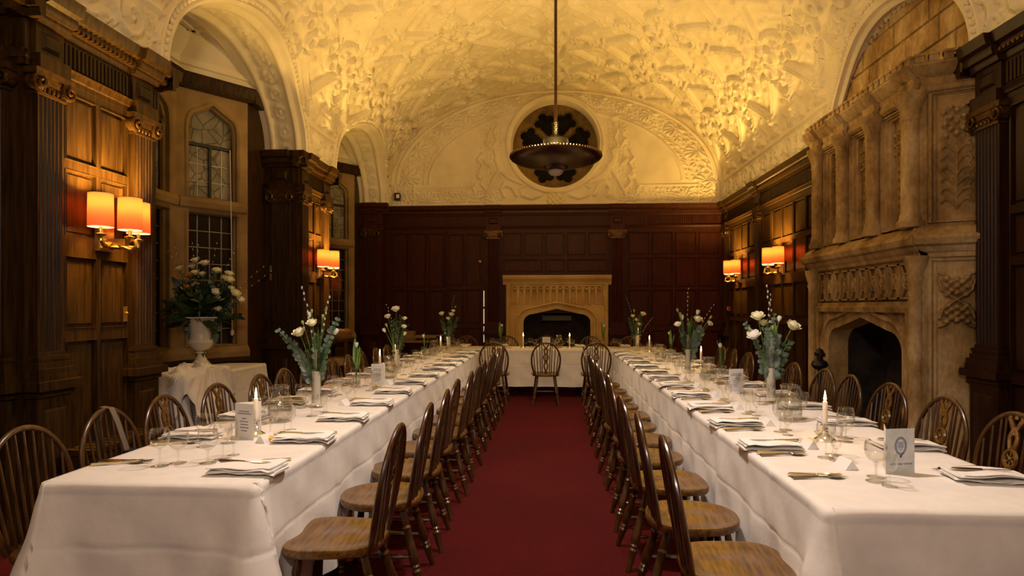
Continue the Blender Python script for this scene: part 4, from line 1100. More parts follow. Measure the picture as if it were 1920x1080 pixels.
def tablecloth(label, x0, x1, y0, y1, drops, seed, z=TZ, group=None, crease=0.78, flare=0.24):
    """linen over a table: drops = hem drop on (x-, x+, y-, y+)"""
    rg_ = np.random.RandomState(seed)
    rc = 0.02; step = 0.035
    pts = []; nrm = []; side = []
    def line(a, b, n_, sd):
        L = math.hypot(b[0]-a[0], b[1]-a[1]); k = max(2, int(L/step))
        for i in range(k):
            t = i/k; pts.append((a[0]+(b[0]-a[0])*t, a[1]+(b[1]-a[1])*t)); nrm.append(n_); side.append((sd, min(t, 1-t)*L))
    def corner(c, a0, sd):
        for i in range(7):
            a = a0 + PI/2*(i/6); pts.append((c[0]+rc*math.cos(a), c[1]+rc*math.sin(a))); nrm.append((math.cos(a), math.sin(a))); side.append((sd + i/6, -1.0))
    # order: y- side (going +x), x+ side, y+ side, x- side ; sides 0..3
    line((x0+rc, y0), (x1-rc, y0), (0, -1), 0); corner((x1-rc, y0+rc), -PI/2, 0)
    line((x1, y0+rc), (x1, y1-rc), (1, 0), 1); corner((x1-rc, y1-rc), 0, 1)
    line((x1-rc, y1), (x0+rc, y1), (0, 1), 2); corner((x0+rc, y1-rc), PI/2, 2)
    line((x0, y1-rc), (x0, y0+rc), (-1, 0), 3); corner((x0+rc, y0+rc), PI, 3)
    D = [drops[2], drops[1], drops[3], drops[0]]
    n = len(pts); pts = np.array(pts); nrm = np.array(nrm)
    arc = np.concatenate([[0], np.cumsum(np.hypot(*np.diff(pts, axis=0).T))])
    drop = np.array([D[int(s_) % 4]*(1-(s_ % 1)) + D[(int(s_)+1) % 4]*(s_ % 1) for s_, _ in side])
    # smooth the hem round the corners
    ker = np.ones(13)/13; drop = np.convolve(np.concatenate([drop[-6:], drop, drop[:6]]), ker, 'valid')
    cd_ = np.array([0.0 if d < 0 else d for _, d in side])
    cf = np.exp(-(cd_/0.075)**2)
    fold = np.zeros(n)
    for lam, amp in ((0.95, 0.4), (0.52, 0.5), (0.31, 0.45), (0.19, 0.30)):
        fold += amp*np.sin(2*PI*arc/lam*(1 + 0.1*rg_.rand()) + rg_.rand()*6.28 + 0.8*np.sin(arc*1.7 + rg_.rand()*6))
    cr = np.abs(((arc + 0.3) % crease) - crease/2)
    rows = [(-0.02, 0.0), (-0.006, 0.001), (0.0, 0.008)]
    rows = [(-0.02, 0.0, 0), (-0.006, 0.001, 0), (0.001, 0.007, 0)] + [(None, f_, f_) for f_ in (0.02, 0.04, 0.055, 0.07, 0.08, 0.09, 0.11, 0.15, 0.2, 0.25, 0.3, 0.34, 0.37, 0.385, 0.40, 0.415, 0.43, 0.46, 0.52, 0.58, 0.64, 0.70, 0.76, 0.82, 0.88, 0.94, 1.0)]
    P = []
    for (o, dd, f_) in rows:
        if o is not None:
            off = np.full(n, o); zz_ = np.full(n, z - dd)
        else:
            d = drop*f_
            off = 0.004 + 0.035*d + fold*0.016*np.clip(d/0.45, 0, 1.2)**1.2 + flare*d*cf + 0.011*ss((0.012 - cr)/0.010)
            off = off + 0.0028*ss((0.045 - d)/0.012) - 0.0035*ss((0.012 - np.abs(d - 0.24))/0.011) + 0.004*np.sin(arc*9 + d*14 + seed)*np.clip(d/0.3, 0, 1) + 0.0035*np.sin(arc*17 - d*23 + seed)*np.clip(d/0.2, 0, 1)
            zz_ = z - d - 0.0
        P.append(np.stack([pts[:, 0] + nrm[:, 0]*off, pts[:, 1] + nrm[:, 1]*off, zz_], -1))
    P = np.array(P)                                   # rows x n x 3
    Pn = np.concatenate([P, P[:, :1]], 1).transpose(1, 0, 2)
    t = thing('tablecloth', label, 'tablecloth', ((x0+x1)/2, (y0+y1)/2, 0), group=group)
    c0 = np.array([(x0+x1)/2, (y0+y1)/2, 0])
    me = np_mesh('skirt', (Pn - c0).reshape(-1, 3), n + 1, len(rows), M['cloth']); put('skirt', me, t)
    nu = max(6, int((x1-x0)/0.06)); nv = max(6, int((y1-y0)/0.06))
    U, V = np.meshgrid(np.linspace(x0+0.02, x1-0.02, nu), np.linspace(y0+0.02, y1-0.02, nv), indexing='ij')
    # pressed fold lines of the linen
    hz = np.zeros_like(U)
    put('cloth_top', np_mesh('cloth_top', (np.stack([U, V, z + hz], -1) - c0).reshape(-1, 3), nu, nv, M['cloth']), t)
    return t

LT = (-1.91, -1.09, 2.24, 9.75); RT = (0.89, 1.75, 2.10, 9.75); FT = (-1.95, 1.80, 9.83, 10.63)
table('long trestle table under white linen on the window side', *LT, 5)
table('long trestle table under white linen on the chimneypiece side', *RT, 5)
table('high table under white linen across the far end', *FT, 4)
tablecloth('white linen cloth over the long window-side table', *LT, (0.20, 0.60, 0.62, 0.04), 3)
tablecloth('white linen cloth over the long chimneypiece-side table', *RT, (0.60, 0.20, 0.62, 0.04), 8)
tablecloth('white linen cloth over the high table at the far end', *FT, (0.30, 0.30, 0.58, 0.25), 5, flare=0.05)
# side table with the urn in the near window bay
ST_ = (-3.90, -3.26, 5.38, 6.98)
table('small side table in the near window bay under the urn', *ST_, 2, 0.77)
tablecloth('rumpled white cloth on the side table below the flower urn', *ST_, (0.3, 0.66, 0.66, 0.5), 14, z=0.77, flare=0.14)
bn = thing('draped_cloth', 'bunched white damask cloth heaped before the flower urn', 'cloth', (-3.36, 5.72, 0.77))
nu, nv = 96, 64
A_, R_ = np.meshgrid(np.linspace(0, 2*PI, nu), np.linspace(0, 1, nv), indexing='ij')
rad = R_*(0.60 + 0.10*np.sin(3*A_ + 1) + 0.06*np.sin(7*A_))
X_ = rad*np.cos(A_)*0.9; Y_ = rad*np.sin(A_)*1.1
X_ = np.maximum(X_, -0.20 + 0.03*np.sin(Y_*20)); Y_ = np.minimum(Y_, 0.34 + 0.03*np.sin(X_*25))
xe, ye = 0.10 + 0.022, -0.34 - 0.022
ox = np.maximum(0, X_ - xe); oy = np.maximum(0, ye - Y_); over = np.hypot(ox, oy)
fold = np.sin(A_*16 + 2*np.sin(A_*5)) + 0.6*np.sin(A_*29 + 1.3)
Xc = np.minimum(X_, xe) + np.where(ox > 0, ox/(over + 1e-6), 0)*(0.05 + 0.026*fold*np.clip(over*5, 0, 1) + 0.24*over)
Yc = np.maximum(Y_, ye) - np.where(oy > 0, oy/(over + 1e-6), 0)*(0.05 + 0.026*fold*np.clip(over*5, 0, 1) + 0.24*over)
heap = 0.012 + 0.060*np.exp(-(R_/0.55)**2)*(1.0 + 0.6*np.sin(X_*34 + 2.5*np.sin(Y_*19))) + 0.022*np.maximum(0, np.sin(Y_*41 + 3*np.sin(X_*23)))*np.clip(1.2 - R_, 0, 1)
Zc = np.where(over > 0, 0.020 - over*1.25, np.maximum(heap, 0.008))
Zc = np.where(over > 0, Zc + heap*np.exp(-over*9)*0.8, Zc)
put('heaped_folds', np_mesh('heaped_folds', np.stack([Xc, Yc, Zc], -1).reshape(-1, 3), nu, nv, M['cloth']), bn)

# ---------------------------------------------------------------- Windsor chairs
def lean(z): return -0.165 - (z - 0.44)*0.18
def bow_pt(t):
    """t 0..1 along the hoop"""
    ztop, zm = 0.90, 0.66
    if t < 0.22:
        k = t/0.22; x = -0.160 - 0.045*math.sin(k*PI/2); z = 0.435 + (zm-0.435)*k
    elif t > 0.78:
        k = (1-t)/0.22; x = 0.160 + 0.045*math.sin(k*PI/2); z = 0.435 + (zm-0.435)*k
    else:
        a = PI - PI*(t-0.22)/0.56; x = 0.205*math.cos(a); z = zm + (ztop-zm)*math.sin(a)
    return (x, lean(z), z)
def bow_z(x):
    return 0.66 + 0.24*math.sqrt(max(0, 1 - (x/0.205)**2))

def make_chair(kind, seat_kind, name='windsor_chair'):
    """wheel-back or stick-back Windsor chair facing +y, seat centre over the origin"""
    t = thing(name, 'x', 'chair')
    # seat
    out = []
    N = 40
    for k in range(N):
        a = 2*PI*k/N; c, s_ = math.cos(a), math.sin(a)
        if seat_kind == 'shield':
            e = 0.62
            x = 0.205*math.copysign(abs(c)**e, c); y = 0.205*math.copysign(abs(s_)**e, s_)
            x *= 1.0 + 0.10*(y/0.2) ; y += 0.015
        else:
            e = 0.85
            x = 0.21*math.copysign(abs(c)**e, c); y = 0.21*math.copysign(abs(s_)**e, s_); x *= 1.0 - 0.06*(y/0.2)
        out.append((x, y))
    m_ = MB(); vs = []; fs = []
    levels = [(0.25, 0.440), (0.5, 0.437), (0.75, 0.438), (0.92, 0.446), (0.985, 0.444), (1.0, 0.436), (1.0, 0.420), (0.97, 0.409), (0.6, 0.408)]
    vs.append((0, 0, 0.443))
    for f_, z in levels:
        for x, y in out:
            dip = -0.006*math.exp(-((abs(x*f_)-0.09)**2)/0.006)*(1 if f_ < 0.9 else 0)
            vs.append((x*f_, y*f_, z + dip))
    for k in range(N): fs.append((0, 1+k, 1+(k+1) % N))
    for i in range(len(levels)-1):
        for k in range(N):
            a, b = 1+i*N+k, 1+i*N+(k+1) % N; fs.append((a, a+N, b+N, b))
    fs.append(tuple(1+(len(levels)-1)*N+k for k in range(N))[::-1])
    m_.add(vs, fs); obj('seat', m_, M['chair'], t)
    # legs
    prof = [(0, .013), (.06, .014), (.14, .017), (.22, .020), (.26, .024), (.29, .016), (.31, .022), (.335, .015), (.36, .022), (.45, .023), (.60, .019), (.70, .017), (.74, .022), (.77, .015), (.80, .019), (1, .013)]
    LEG = []
    for sx in (-1, 1):
        for (yt, yb, xt, xb) in ((0.13, 0.19, 0.135, 0.185), (-0.12, -0.235, 0.115, 0.185)):
            a = Vector((sx*xb, yb, 0)); b = Vector((sx*xt, yt, 0.42)); LEG.append((a, b))
            m_ = MB(); m_.tube([a.lerp(b, q) for q, _ in prof], [r_ for _, r_ in prof], 10); obj('leg', m_, M['chair_dark'], t)
    mids = []
    for i in (0, 2):
        a = LEG[i][0].lerp(LEG[i][1], 0.42); b = LEG[i+1][0].lerp(LEG[i+1][1], 0.42); mids.append((a+b)/2)
        m_ = MB(); m_.tube([a.lerp(b, q) for q in (0, .2, .4, .5, .6, .8, 1)], [.008, .010, .013, .016, .013, .010, .008], 8); obj('stretcher', m_, M['chair_dark'], t)
    m_ = MB(); m_.tube([mids[0].lerp(mids[1], q) for q in (0, .2, .45, .5, .55, .8, 1)], [.008, .011, .013, .016, .013, .011, .008], 8); obj('stretcher', m_, M['chair_dark'], t)
    # hoop
    m_ = MB(); m_.tube([bow_pt(k/44) for k in range(45)], [0.0145 - 0.002*math.sin(PI*k/44) for k in range(45)], 10, ref=(0, 1, 0.27), flat=0.85); obj('bow', m_, M['chair_dark'], t)
    xs = [k*0.037 for k in (-4, -3, -2, -1.35, 1.35, 2, 3, 4)] if kind == 'wheel' else [k*0.036 for k in range(-4, 5)]
    for xb in xs:
        xt = xb*1.22; zt = bow_z(xt)
        p0 = Vector((xb, -0.165 + 0.02*(1 - (xb/0.16)**2)*-1 + 0.0, 0.435)); p1 = Vector((xt, lean(zt), zt - 0.004))
        m_ = MB(); m_.tube([p0.lerp(p1, q) for q in (0, .25, .5, 1)], [.0065, .0075, .0068, .005], 6); obj('spindle', m_, M['chair_dark'], t)
    if kind == 'wheel':
        m_ = MB()
        def pt(x, z, d=0.0): return (x, lean(z) + d, z)
        def bar(pl, r_=0.007): m_.tube([pt(*q) for q in pl], r_, 6, ref=(0, 1, 0.27), flat=0.7)
        ring = [pt(0.034*math.cos(a), 0.69 + 0.042*math.sin(a)) for a in np.linspace(0, 2*PI, 21)[:-1]]
        m_.tube(ring, 0.0105, 6, closed=True, ref=None)
        for k in range(3):
            a = PI*k/3 + PI/6; bar([(-0.034*math.cos(a), 0.69 - 0.042*math.sin(a)), (0, 0.69), (0.034*math.cos(a), 0.69 + 0.042*math.sin(a))], 0.0055)
        m_.ball(pt(0, 0.69), 0.011, 8, 6)
        for sx in (-1, 1):
            bar([(sx*0.034, 0.893), (sx*0.036, 0.872), (sx*0.022, 0.850), (sx*0.008, 0.825), (sx*0.022, 0.790), (sx*0.020, 0.765), (sx*0.012, 0.735)], 0.0125)
            bar([(sx*0.016, 0.645), (sx*0.010, 0.62), (sx*0.026, 0.57), (sx*0.020, 0.53), (sx*0.006, 0.50), (sx*0.018, 0.435)], 0.0125)
        bar([(0, 0.90), (0, 0.875)], 0.012); bar([(0, 0.64), (0, 0.60)], 0.014); bar([(0, 0.50), (0, 0.435)], 0.012); bar([(0, 0.84), (0, 0.80)], 0.012); bar([(0, 0.745), (0, 0.73)], 0.014)
        obj('wheel_splat', m_, M['chair'], t)
    return learn(t)

PROTO = {('wheel', 'shield'): make_chair('wheel', 'shield'), ('wheel', 'round'): make_chair('wheel', 'round'), ('stick', 'round'): make_chair('stick', 'round'), ('stick', 'shield'): make_chair('stick', 'shield')}
USED = set()
def place_chair(kind, x, y, rz, label, group):
    p = PROTO[kind]
    if kind in USED: return dup(p, (x, y, 0), rz, label, group)
    USED.add(kind); p.location = (x, y, 0); p.rotation_euler = (0, 0, rz); tag(p, label, 'chair', group)
    return p
jr = random.Random(5)
# aisle side of the window-side table (facing -x) and of the chimneypiece-side table (facing +x)
ya = [2.62, 3.20, 3.74, 4.30, 4.84, 5.38, 5.92, 6.46, 7.00, 7.54, 8.10]
for k, y in enumerate(ya):
    kind = ('wheel', 'shield') if k in (0, 5, 8) else ('wheel', 'round')
    place_chair(kind, -0.885 + jr.uniform(-.015, .015) + (0.0 if k else -0.01), y, PI/2 + jr.uniform(-.06, .06), 'brown wheel-back chair, %s from the near end on aisle side of window-side table' % ORD[k], 'aisle chairs of the window-side table')
yb = [2.43, 2.97, 3.56, 4.14, 4.68, 5.20, 5.72, 6.24, 6.82, 7.38, 7.98]
for k, y in enumerate(yb):
    kind = ('wheel', 'shield') if k in (0, 2, 6) else ('wheel', 'round')
    place_chair(kind, 0.640 + jr.uniform(-.015, .015) + 0.02*(k == 0), y, -PI/2 + jr.uniform(-.06, .06), 'golden wheel-back chair, %s from the near end on aisle side of chimney-side table' % ORD[k], 'aisle chairs of the chimney-side table')
yc = [2.47, 2.95, 3.42, 3.95, 4.52, 4.98, 5.45, 5.98, 6.55, 7.10, 7.65, 8.2]
for k, y in enumerate(yc):
    kind = ('stick', 'round') if k in (0, 1) else ('wheel', 'round')
    place_chair(kind, -1.93 + jr.uniform(-.02, .02), y, -PI/2 + jr.uniform(-.08, .08) + (0.05 if k == 0 else 0), '%s Windsor chair, %s from the near end on window side of window-side table' % ('stick-back' if k < 2 else 'wheel-back', ORD[k]), 'outer chairs of the window-side table')
yd = [3.08, 3.62, 4.24, 4.76, 5.20, 5.80, 6.50, 7.1, 7.7, 8.3]
for k, y in enumerate(yd):
    kind = ('stick', 'round') if k in (3, 4) else ('wheel', 'round')
    place_chair(kind, 1.945 + jr.uniform(-.02, .02), y, PI/2 + jr.uniform(-.08, .08), '%s Windsor chair, %s from the near end on hearth side of chimney-side table' % ('stick-back' if k in (3, 4) else 'wheel-back', ORD[k]), 'outer chairs of the chimney-side table')
for x, txt in ((-0.84, 'beside the window-side row'), (-0.10, 'in the middle of the aisle end'), (0.62, 'beside the chimney-side row')):
    place_chair(('wheel', 'shield'), x, 9.22, jr.uniform(-.03, .03), 'dark wheel-back chair facing the high table, ' + txt, 'chairs before the high table')
for k, x in enumerate((-1.52, -0.80, -0.12, 0.66, 1.34)):
    place_chair(('wheel', 'round'), x, 10.80, PI + jr.uniform(-.03, .03), 'chair behind the high table, %s from the door side' % ORD[k], 'chairs behind the high table')
if ('stick', 'shield') not in USED:
    p = PROTO[('stick', 'shield')]
    for c in list(p.children): bpy.data.objects.remove(c)
    bpy.data.objects.remove(p)

# camera and strap hung on the second outer chair
st_ = thing('camera_strap', 'grey webbing camera strap looped over the second stick-back chair', 'strap', (-2.195, 2.95, 0.885))
m_ = MB()
def strap_pts(s_): return [(-0.03, s_*0.01, -0.22), (-0.035, s_*0.008, -0.05), (-0.012, 0.0, 0.028), (0.03, 0.01, 0.02), (0.055, 0.02, -0.05), (0.10, 0.03, -0.20)]
pp = strap_pts(1); vs = []
for p in pp: vs += [(p[0], p[1]-0.018, p[2]), (p[0], p[1]+0.018, p[2]), (p[0]+0.003, p[1]+0.018, p[2]+0.003), (p[0]+0.003, p[1]-0.018, p[2]+0.003)]
m_.add(vs, [tuple(i*4 + j for j in q) if False else (i*4+a, i*4+b, (i+1)*4+b, (i+1)*4+a) for i in range(5) for a, b in ((0, 1), (1, 2), (2, 3), (3, 0))])
obj('webbing', m_, M['steel'], st_)
cmr = thing('compact_camera', 'small black camera hanging from the strap on the stick-back chair', 'camera', (-2.08, 2.98, 0.60))
m_ = MB(); m_.box(-0.03, 0.03, -0.06, 0.06, 0, 0.08); m_.box(-0.02, 0.02, -0.03, 0.03, 0.08, 0.10); obj('housing', m_, M['black'], cmr)
m_ = MB(Matrix.Translation((0.03, 0, 0.04)) @ Matrix.Rotation(PI/2, 4, 'Y')); m_.lathe([(0.032, 0), (0.032, 0.04), (0.026, 0.05), (0.026, 0.045), (0, 0.04)], 16); obj('lens', m_, M['black'], cmr)
m_ = MB(); m_.tube([(0.0, -0.06, 0.07), (0.0, -0.075, 0.05), (0.0, -0.06, 0.03)], 0.004, 6); m_.tube([(0.0, 0.06, 0.07), (0.0, 0.075, 0.05), (0.0, 0.06, 0.03)], 0.004, 6); obj('strap_ring', m_, M['silver'], cmr)
# ---------------------------------------------------------------- place settings
def make_glass(name, prof, foot, stem, water=None, label='x'):
    t = thing(name, label, 'glass')
    m_ = MB(); m_.lathe(prof, 20); obj('bowl', m_, M['glass'], t)
    m_ = MB(); m_.lathe(stem, 10); obj('stem', m_, M['glass_thick'], t)
    m_ = MB(); m_.lathe(foot, 20); obj('foot', m_, M['glass_thick'], t)
    return learn(t)
WINE = make_glass('wine_glass',
    [(0.0, 0.074), (0.012, 0.075), (0.026, 0.084), (0.036, 0.100), (0.040, 0.118), (0.038, 0.138), (0.034, 0.153), (0.0335, 0.1535), (0.037, 0.138), (0.0385, 0.118), (0.034, 0.101), (0.024, 0.086), (0.0, 0.078)],
    [(0.0, 0.0), (0.034, 0.0), (0.035, 0.0025), (0.02, 0.005), (0.005, 0.010)], [(0.005, 0.009), (0.0038, 0.02), (0.0036, 0.055), (0.006, 0.074)])
WATER = make_glass('water_glass',
    [(0.0, 0.056), (0.014, 0.058), (0.030, 0.070), (0.039, 0.088), (0.041, 0.106), (0.039, 0.124), (0.036, 0.135), (0.0355, 0.1355), (0.0385, 0.124), (0.0395, 0.106), (0.037, 0.089), (0.028, 0.073), (0.0, 0.060)],
    [(0.0, 0.0), (0.033, 0.0), (0.034, 0.0025), (0.02, 0.005), (0.006, 0.010)], [(0.006, 0.009), (0.0042, 0.018), (0.0042, 0.04), (0.008, 0.057)])
PORT = make_glass('port_glass',
    [(0.0, 0.052), (0.010, 0.053), (0.020, 0.064), (0.0235, 0.082), (0.0225, 0.105), (0.021, 0.122), (0.0205, 0.1222), (0.0215, 0.105), (0.022, 0.083), (0.018, 0.066), (0.0, 0.056)],
    [(0.0, 0.0), (0.026, 0.0), (0.027, 0.002), (0.015, 0.004), (0.005, 0.008)], [(0.005, 0.008), (0.0036, 0.018), (0.0036, 0.04), (0.006, 0.053)])
# cutlery lies along local +y (handle at -y), origin on the cloth
def knife_proto():
    t = thing('table_knife', 'x', 'knife')
    m_ = MB(); m_.tube([(0, -0.11, 0.006), (0, -0.10, 0.006), (0, -0.05, 0.0055), (0, 0.0, 0.005)], [.006, .0075, .0065, .005], 8, ref=(1, 0, 0), flat=1.3); obj('handle', m_, M['silver'], t)
    m_ = MB(); m_.prism([(-0.006, 0.0), (0.006, 0.0), (0.0075, 0.07), (0.005, 0.10), (0.0, 0.112), (-0.006, 0.09)], 0.004, 0.0062); obj('blade', m_, M['silver'], t)
    return learn(t)
KNIFE = knife_proto()
def fork_proto():
    t = thing('table_fork', 'x', 'fork')
    m_ = MB(); m_.tube([(0, -0.10, 0.004), (0, -0.06, 0.005), (0, 0.0, 0.006), (0, 0.035, 0.006)], [.008, .006, .0035, .004], 6, ref=(1, 0, 0), flat=1.0); obj('handle', m_, M['silver'], t)
    m_ = MB(); m_.prism([(-0.004, 0.03), (0.004, 0.03), (0.012, 0.045), (0.012, 0.06), (-0.012, 0.06), (-0.012, 0.045)], 0.005, 0.0075)
    for k in range(4): m_.tube([(-0.0105 + k*0.007, 0.058, 0.006), (-0.0105 + k*0.007, 0.08, 0.004), (-0.0105 + k*0.007, 0.10, 0.007)], [.002, .002, .0012], 5)
    obj('head', m_, M['silver'], t)
    return learn(t)
FORK = fork_proto()
def spoon_proto():
    t = thing('dessert_spoon', 'x', 'spoon')
    m_ = MB(); m_.tube([(0, -0.11, 0.004), (0, -0.07, 0.006), (0, 0.0, 0.009), (0, 0.035, 0.007)], [.0085, .0065, .0038, .004], 6, ref=(1, 0, 0)); obj('handle', m_, M['silver'], t)
    m_ = MB()
    def f_(a, b):
        an = 2*PI*a; r_ = b; return (0.0195*r_*math.cos(an), 0.062 + 0.030*r_*math.sin(an), 0.002 + 0.007*r_*r_)
    m_.grid(f_, 16, 5, True); obj('spoon_bowl', m_, M['silver'], t)
    return learn(t)
SPOON = spoon_proto()
def napkin_proto(seed):
    rg2 = random.Random(seed)
    t = thing('napkin', 'x', 'napkin')
    for lay in range(3):
        W, L = 0.070 + 0.006*lay - 0.004*(lay == 2), 0.135 - 0.006*lay
        sk = rg2.uniform(-0.10, 0.10); dx = rg2.uniform(-.006, .006); ph = rg2.uniform(0, 6)
        def f_(a, b):
            # closed section: up one face and back along the other, rounded fold at one side
            an = 2*PI*a; c, s_ = math.cos(an), math.sin(an)
            x = W*math.copysign(abs(c)**0.35, c); zt = 0.0040*math.copysign(abs(s_)**0.7, s_)
            y = -L + 2*L*b
            z0 = 0.015 + lay*0.0070 + 0.006*math.sin(x*30 + ph)*math.sin(b*PI) + 0.003*math.sin(b*9 + ph)
            z0 += 0.010*max(0, abs(x)/W - 0.2)*(1 if lay else -1)*0.5
            droop = max(0, (-y - 0.105))*(-0.35)
            return (x + sk*y + dx, y + 0.004*math.sin(x*60 + ph), z0 + zt + droop)
        m_ = MB(); m_.grid(f_, 18, 9, True); n9 = 9
        m_.f.append(tuple(k*n9 for k in range(18))); m_.f.append(tuple(k*n9 + n9 - 1 for k in range(18))[::-1])
        obj('fold', m_, M['napkin'], t)
    return learn(t)
NAPS = [napkin_proto(k) for k in (1, 2, 3)]
def plate_proto():
    t = thing('side_plate', 'x', 'plate'); m_ = MB()
    m_.lathe([(0, 0.002), (0.05, 0.002), (0.052, 0.0), (0.056, 0.002), (0.08, 0.011), (0.082, 0.012), (0.08, 0.0135), (0.055, 0.006), (0, 0.006)], 24); obj('dish', m_, M['china'], t); return learn(t)
PLATE = plate_proto()
def card_proto():
    t = thing('place_card', 'x', 'card'); m_ = MB()
    m_.prism([(-0.028, 0), (0.028, 0), (0, 0.039)], -0.045, 0.045)
    o = obj('tent', m_, M['paper'], t); o.rotation_euler = (PI/2, 0, PI/2)
    return learn(t)
CARD = card_proto()

FIRST = set()
def setp(proto, loc, rz, label, group, tilt=None):
    if proto.name in FIRST:
        return dup(proto, loc, None, label, group, rot=(tilt or 0, 0, rz))
    FIRST.add(proto.name); proto.location = loc; proto.rotation_euler = (tilt or 0, 0, rz); tag(proto, label, None, group); return proto

PLACES = []
gr = random.Random(21)
def setting(ex, ey, ang, txt, grp, mirror=1, napkin=True, cut=True, card=False, glasses=3, detail=True):
    """ex, ey: point on the table edge; ang: rotation that turns local +y to point into the table"""
    c, s_ = math.cos(ang), math.sin(ang)
    def W(lx, ly): return (ex + c*lx - s_*ly, ey + s_*lx + c*ly)
    z = TZ + 0.0005
    if napkin:
        x, y = W(0, 0.115); j = gr.uniform(-.08, .08)
        setp(PLATE, (x, y, z), 0, 'white side plate under the napkin, ' + txt, grp + ' plates')
        setp(NAPS[gr.randrange(3)], (x, y, z), ang + j, 'folded napkin bearing a knife, ' + txt, grp + ' napkins')
        x, y = W(0.01, 0.13); setp(KNIFE, (x, y, z + 0.0325), ang + PI + j + gr.uniform(-.08, .08), 'butter knife on the napkin, ' + txt, grp + ' butter knives')
    if cut:
        for dx, pr, nm in ((0.135, KNIFE, 'table knife beside the napkin, '), (0.158, SPOON, 'dessert spoon beside the napkin, '), (0.112, FORK, 'table fork beside the napkin, ')):
            x, y = W(mirror*dx, 0.125); a = gr.uniform(-.10, .10)
            setp(pr, (x, y, z), ang + a + (0.22*mirror if pr is SPOON else 0), nm + txt, grp + ' ' + pr.name.split('.')[0] + 's')
    gs = ((0.19, 0.30, WINE, 'wine glass, '), (0.12, 0.335, WATER, 'round water goblet, '), (0.25, 0.315, PORT, 'narrow port glass, '))[:glasses]
    for dx, dy, pr, nm in gs:
        x, y = W(mirror*dx + gr.uniform(-.02, .02), dy + gr.uniform(-.02, .02)); setp(pr, (x, y, z), gr.uniform(0, 6), nm + txt, grp + ' ' + pr.name.split('.')[0] + 'es')
    if card:
        x, y = W(-0.02, 0.30); setp(CARD, (x, y, z), ang + gr.uniform(-.25, .25), 'small white tent place card, ' + txt, grp + ' place cards')

yl = [2.42 + 0.575*k for k in range(13)]
for k, y in enumerate(yl):
    setting(LT[1], y, PI/2, '%s place from near end, aisle side of window-side table' % ORD[k], 'window-side aisle', 1, True, True, k in (1, 3, 5, 7), 3)
yr = [2.62] + [2.99 + 0.56*k for k in range(12)]
for k, y in enumerate(yr):
    setting(RT[0], y, -PI/2, '%s place from near end, aisle side of chimney-side table' % ORD[k], 'chimney-side aisle', 1, k > 0, True, k < 7, 3)
ylo = [2.66] + [3.04 + 0.56*k for k in range(12)]
for k, y in enumerate(ylo):
    setting(LT[0], y, -PI/2, '%s place from near end, window side of window-side table' % ORD[k], 'window-side outer', 1, k > 0, True, False, 2 + (k > 3))
yro = [2.48, 3.02, 3.62] + [4.18 + 0.56*k for k in range(10)]
for k, y in enumerate(yro):
    setting(RT[1], y, PI/2, '%s place from near end, hearth side of chimney-side table' % ORD[k], 'chimney-side outer', 1, True, k != 1 or True, False, 0 if k == 0 else 3)
for k, x in enumerate((-1.45, -0.82, -0.18, 0.45, 1.20)):
    setting(x, FT[3], PI, '%s place from door side, back of high table' % ORD[k], 'high table back', 1, True, True, k == 0, 3)
for k, x in enumerate((-0.88, -0.10, 0.62)):
    setting(x, FT[2], 0, '%s place from door side, front of high table' % ORD[k], 'high table front', 1, True, False, False, 2)

# ---------------------------------------------------------------- candles
def make_candle():
    t = thing('candle', 'x', 'candle')
    m_ = MB(); m_.lathe([(0.0, 0.0), (0.0115, 0.0), (0.0112, 0.118), (0.0095, 0.121), (0.004, 0.1185), (0, 0.118)], 14); obj('wax_stick', m_, M['wax'], t)
    m_ = MB(); m_.tube([(0, 0, 0.117), (0.0005, 0, 0.128)], 0.0012, 5); obj('wick', m_, M['black'], t)
    m_ = MB(); m_.lathe([(0.0, 0.121), (0.0045, 0.126), (0.0066, 0.134), (0.0058, 0.145), (0.003, 0.160), (0.001, 0.172), (0, 0.176)], 10); obj('flame', m_, M['flame'], t)
    return learn(t)
CANDLE = make_candle()
def make_stick():
    t = thing('candlestick', 'x', 'candlestick')
    m_ = MB(); m_.lathe([(0.0, 0.0), (0.048, 0.0), (0.050, 0.006), (0.044, 0.012), (0.030, 0.022), (0.018, 0.030), (0.012, 0.036)], 20); obj('base', m_, M['silver'], t)
    m_ = MB(); m_.lathe([(0.012, 0.035), (0.016, 0.042), (0.010, 0.05), (0.014, 0.058), (0.010, 0.064), (0.016, 0.07), (0.021, 0.074), (0.021, 0.078), (0.0125, 0.079), (0.0125, 0.070), (0, 0.069)], 16); obj('socket', m_, M['silver'], t)
    return learn(t)
STICK = make_stick()
CPOS = [(-1.50, 3.10, 'near the menu card on the window-side table'), (-1.68, 6.04, 'halfway along the window-side table'), (-1.60, 8.93, 'at the far end of the window-side table'),
        (1.33, 3.17, 'beside the glass jug nearest us on the chimney-side table'), (1.57, 6.78, 'halfway along the chimney-side table'), (1.42, 9.35, 'at the far end of the chimney-side table'),
        (-0.475, 10.2, 'on the high table towards the door'), (0.275, 10.2, 'on the high table towards the chimney side')]
for x, y, txt in CPOS:
    setp(STICK, (x, y, TZ), gr.uniform(0, 6), 'silver candlestick ' + txt, 'silver candlesticks')
    c = setp(CANDLE, (x, y, TZ + 0.0705), 0, 'lit white candle ' + txt, 'lit candles')
    lamp('candle_light', 'POINT', (x, y, TZ + 0.225), 1.1, (1.0, 0.56, 0.20), 0.012)

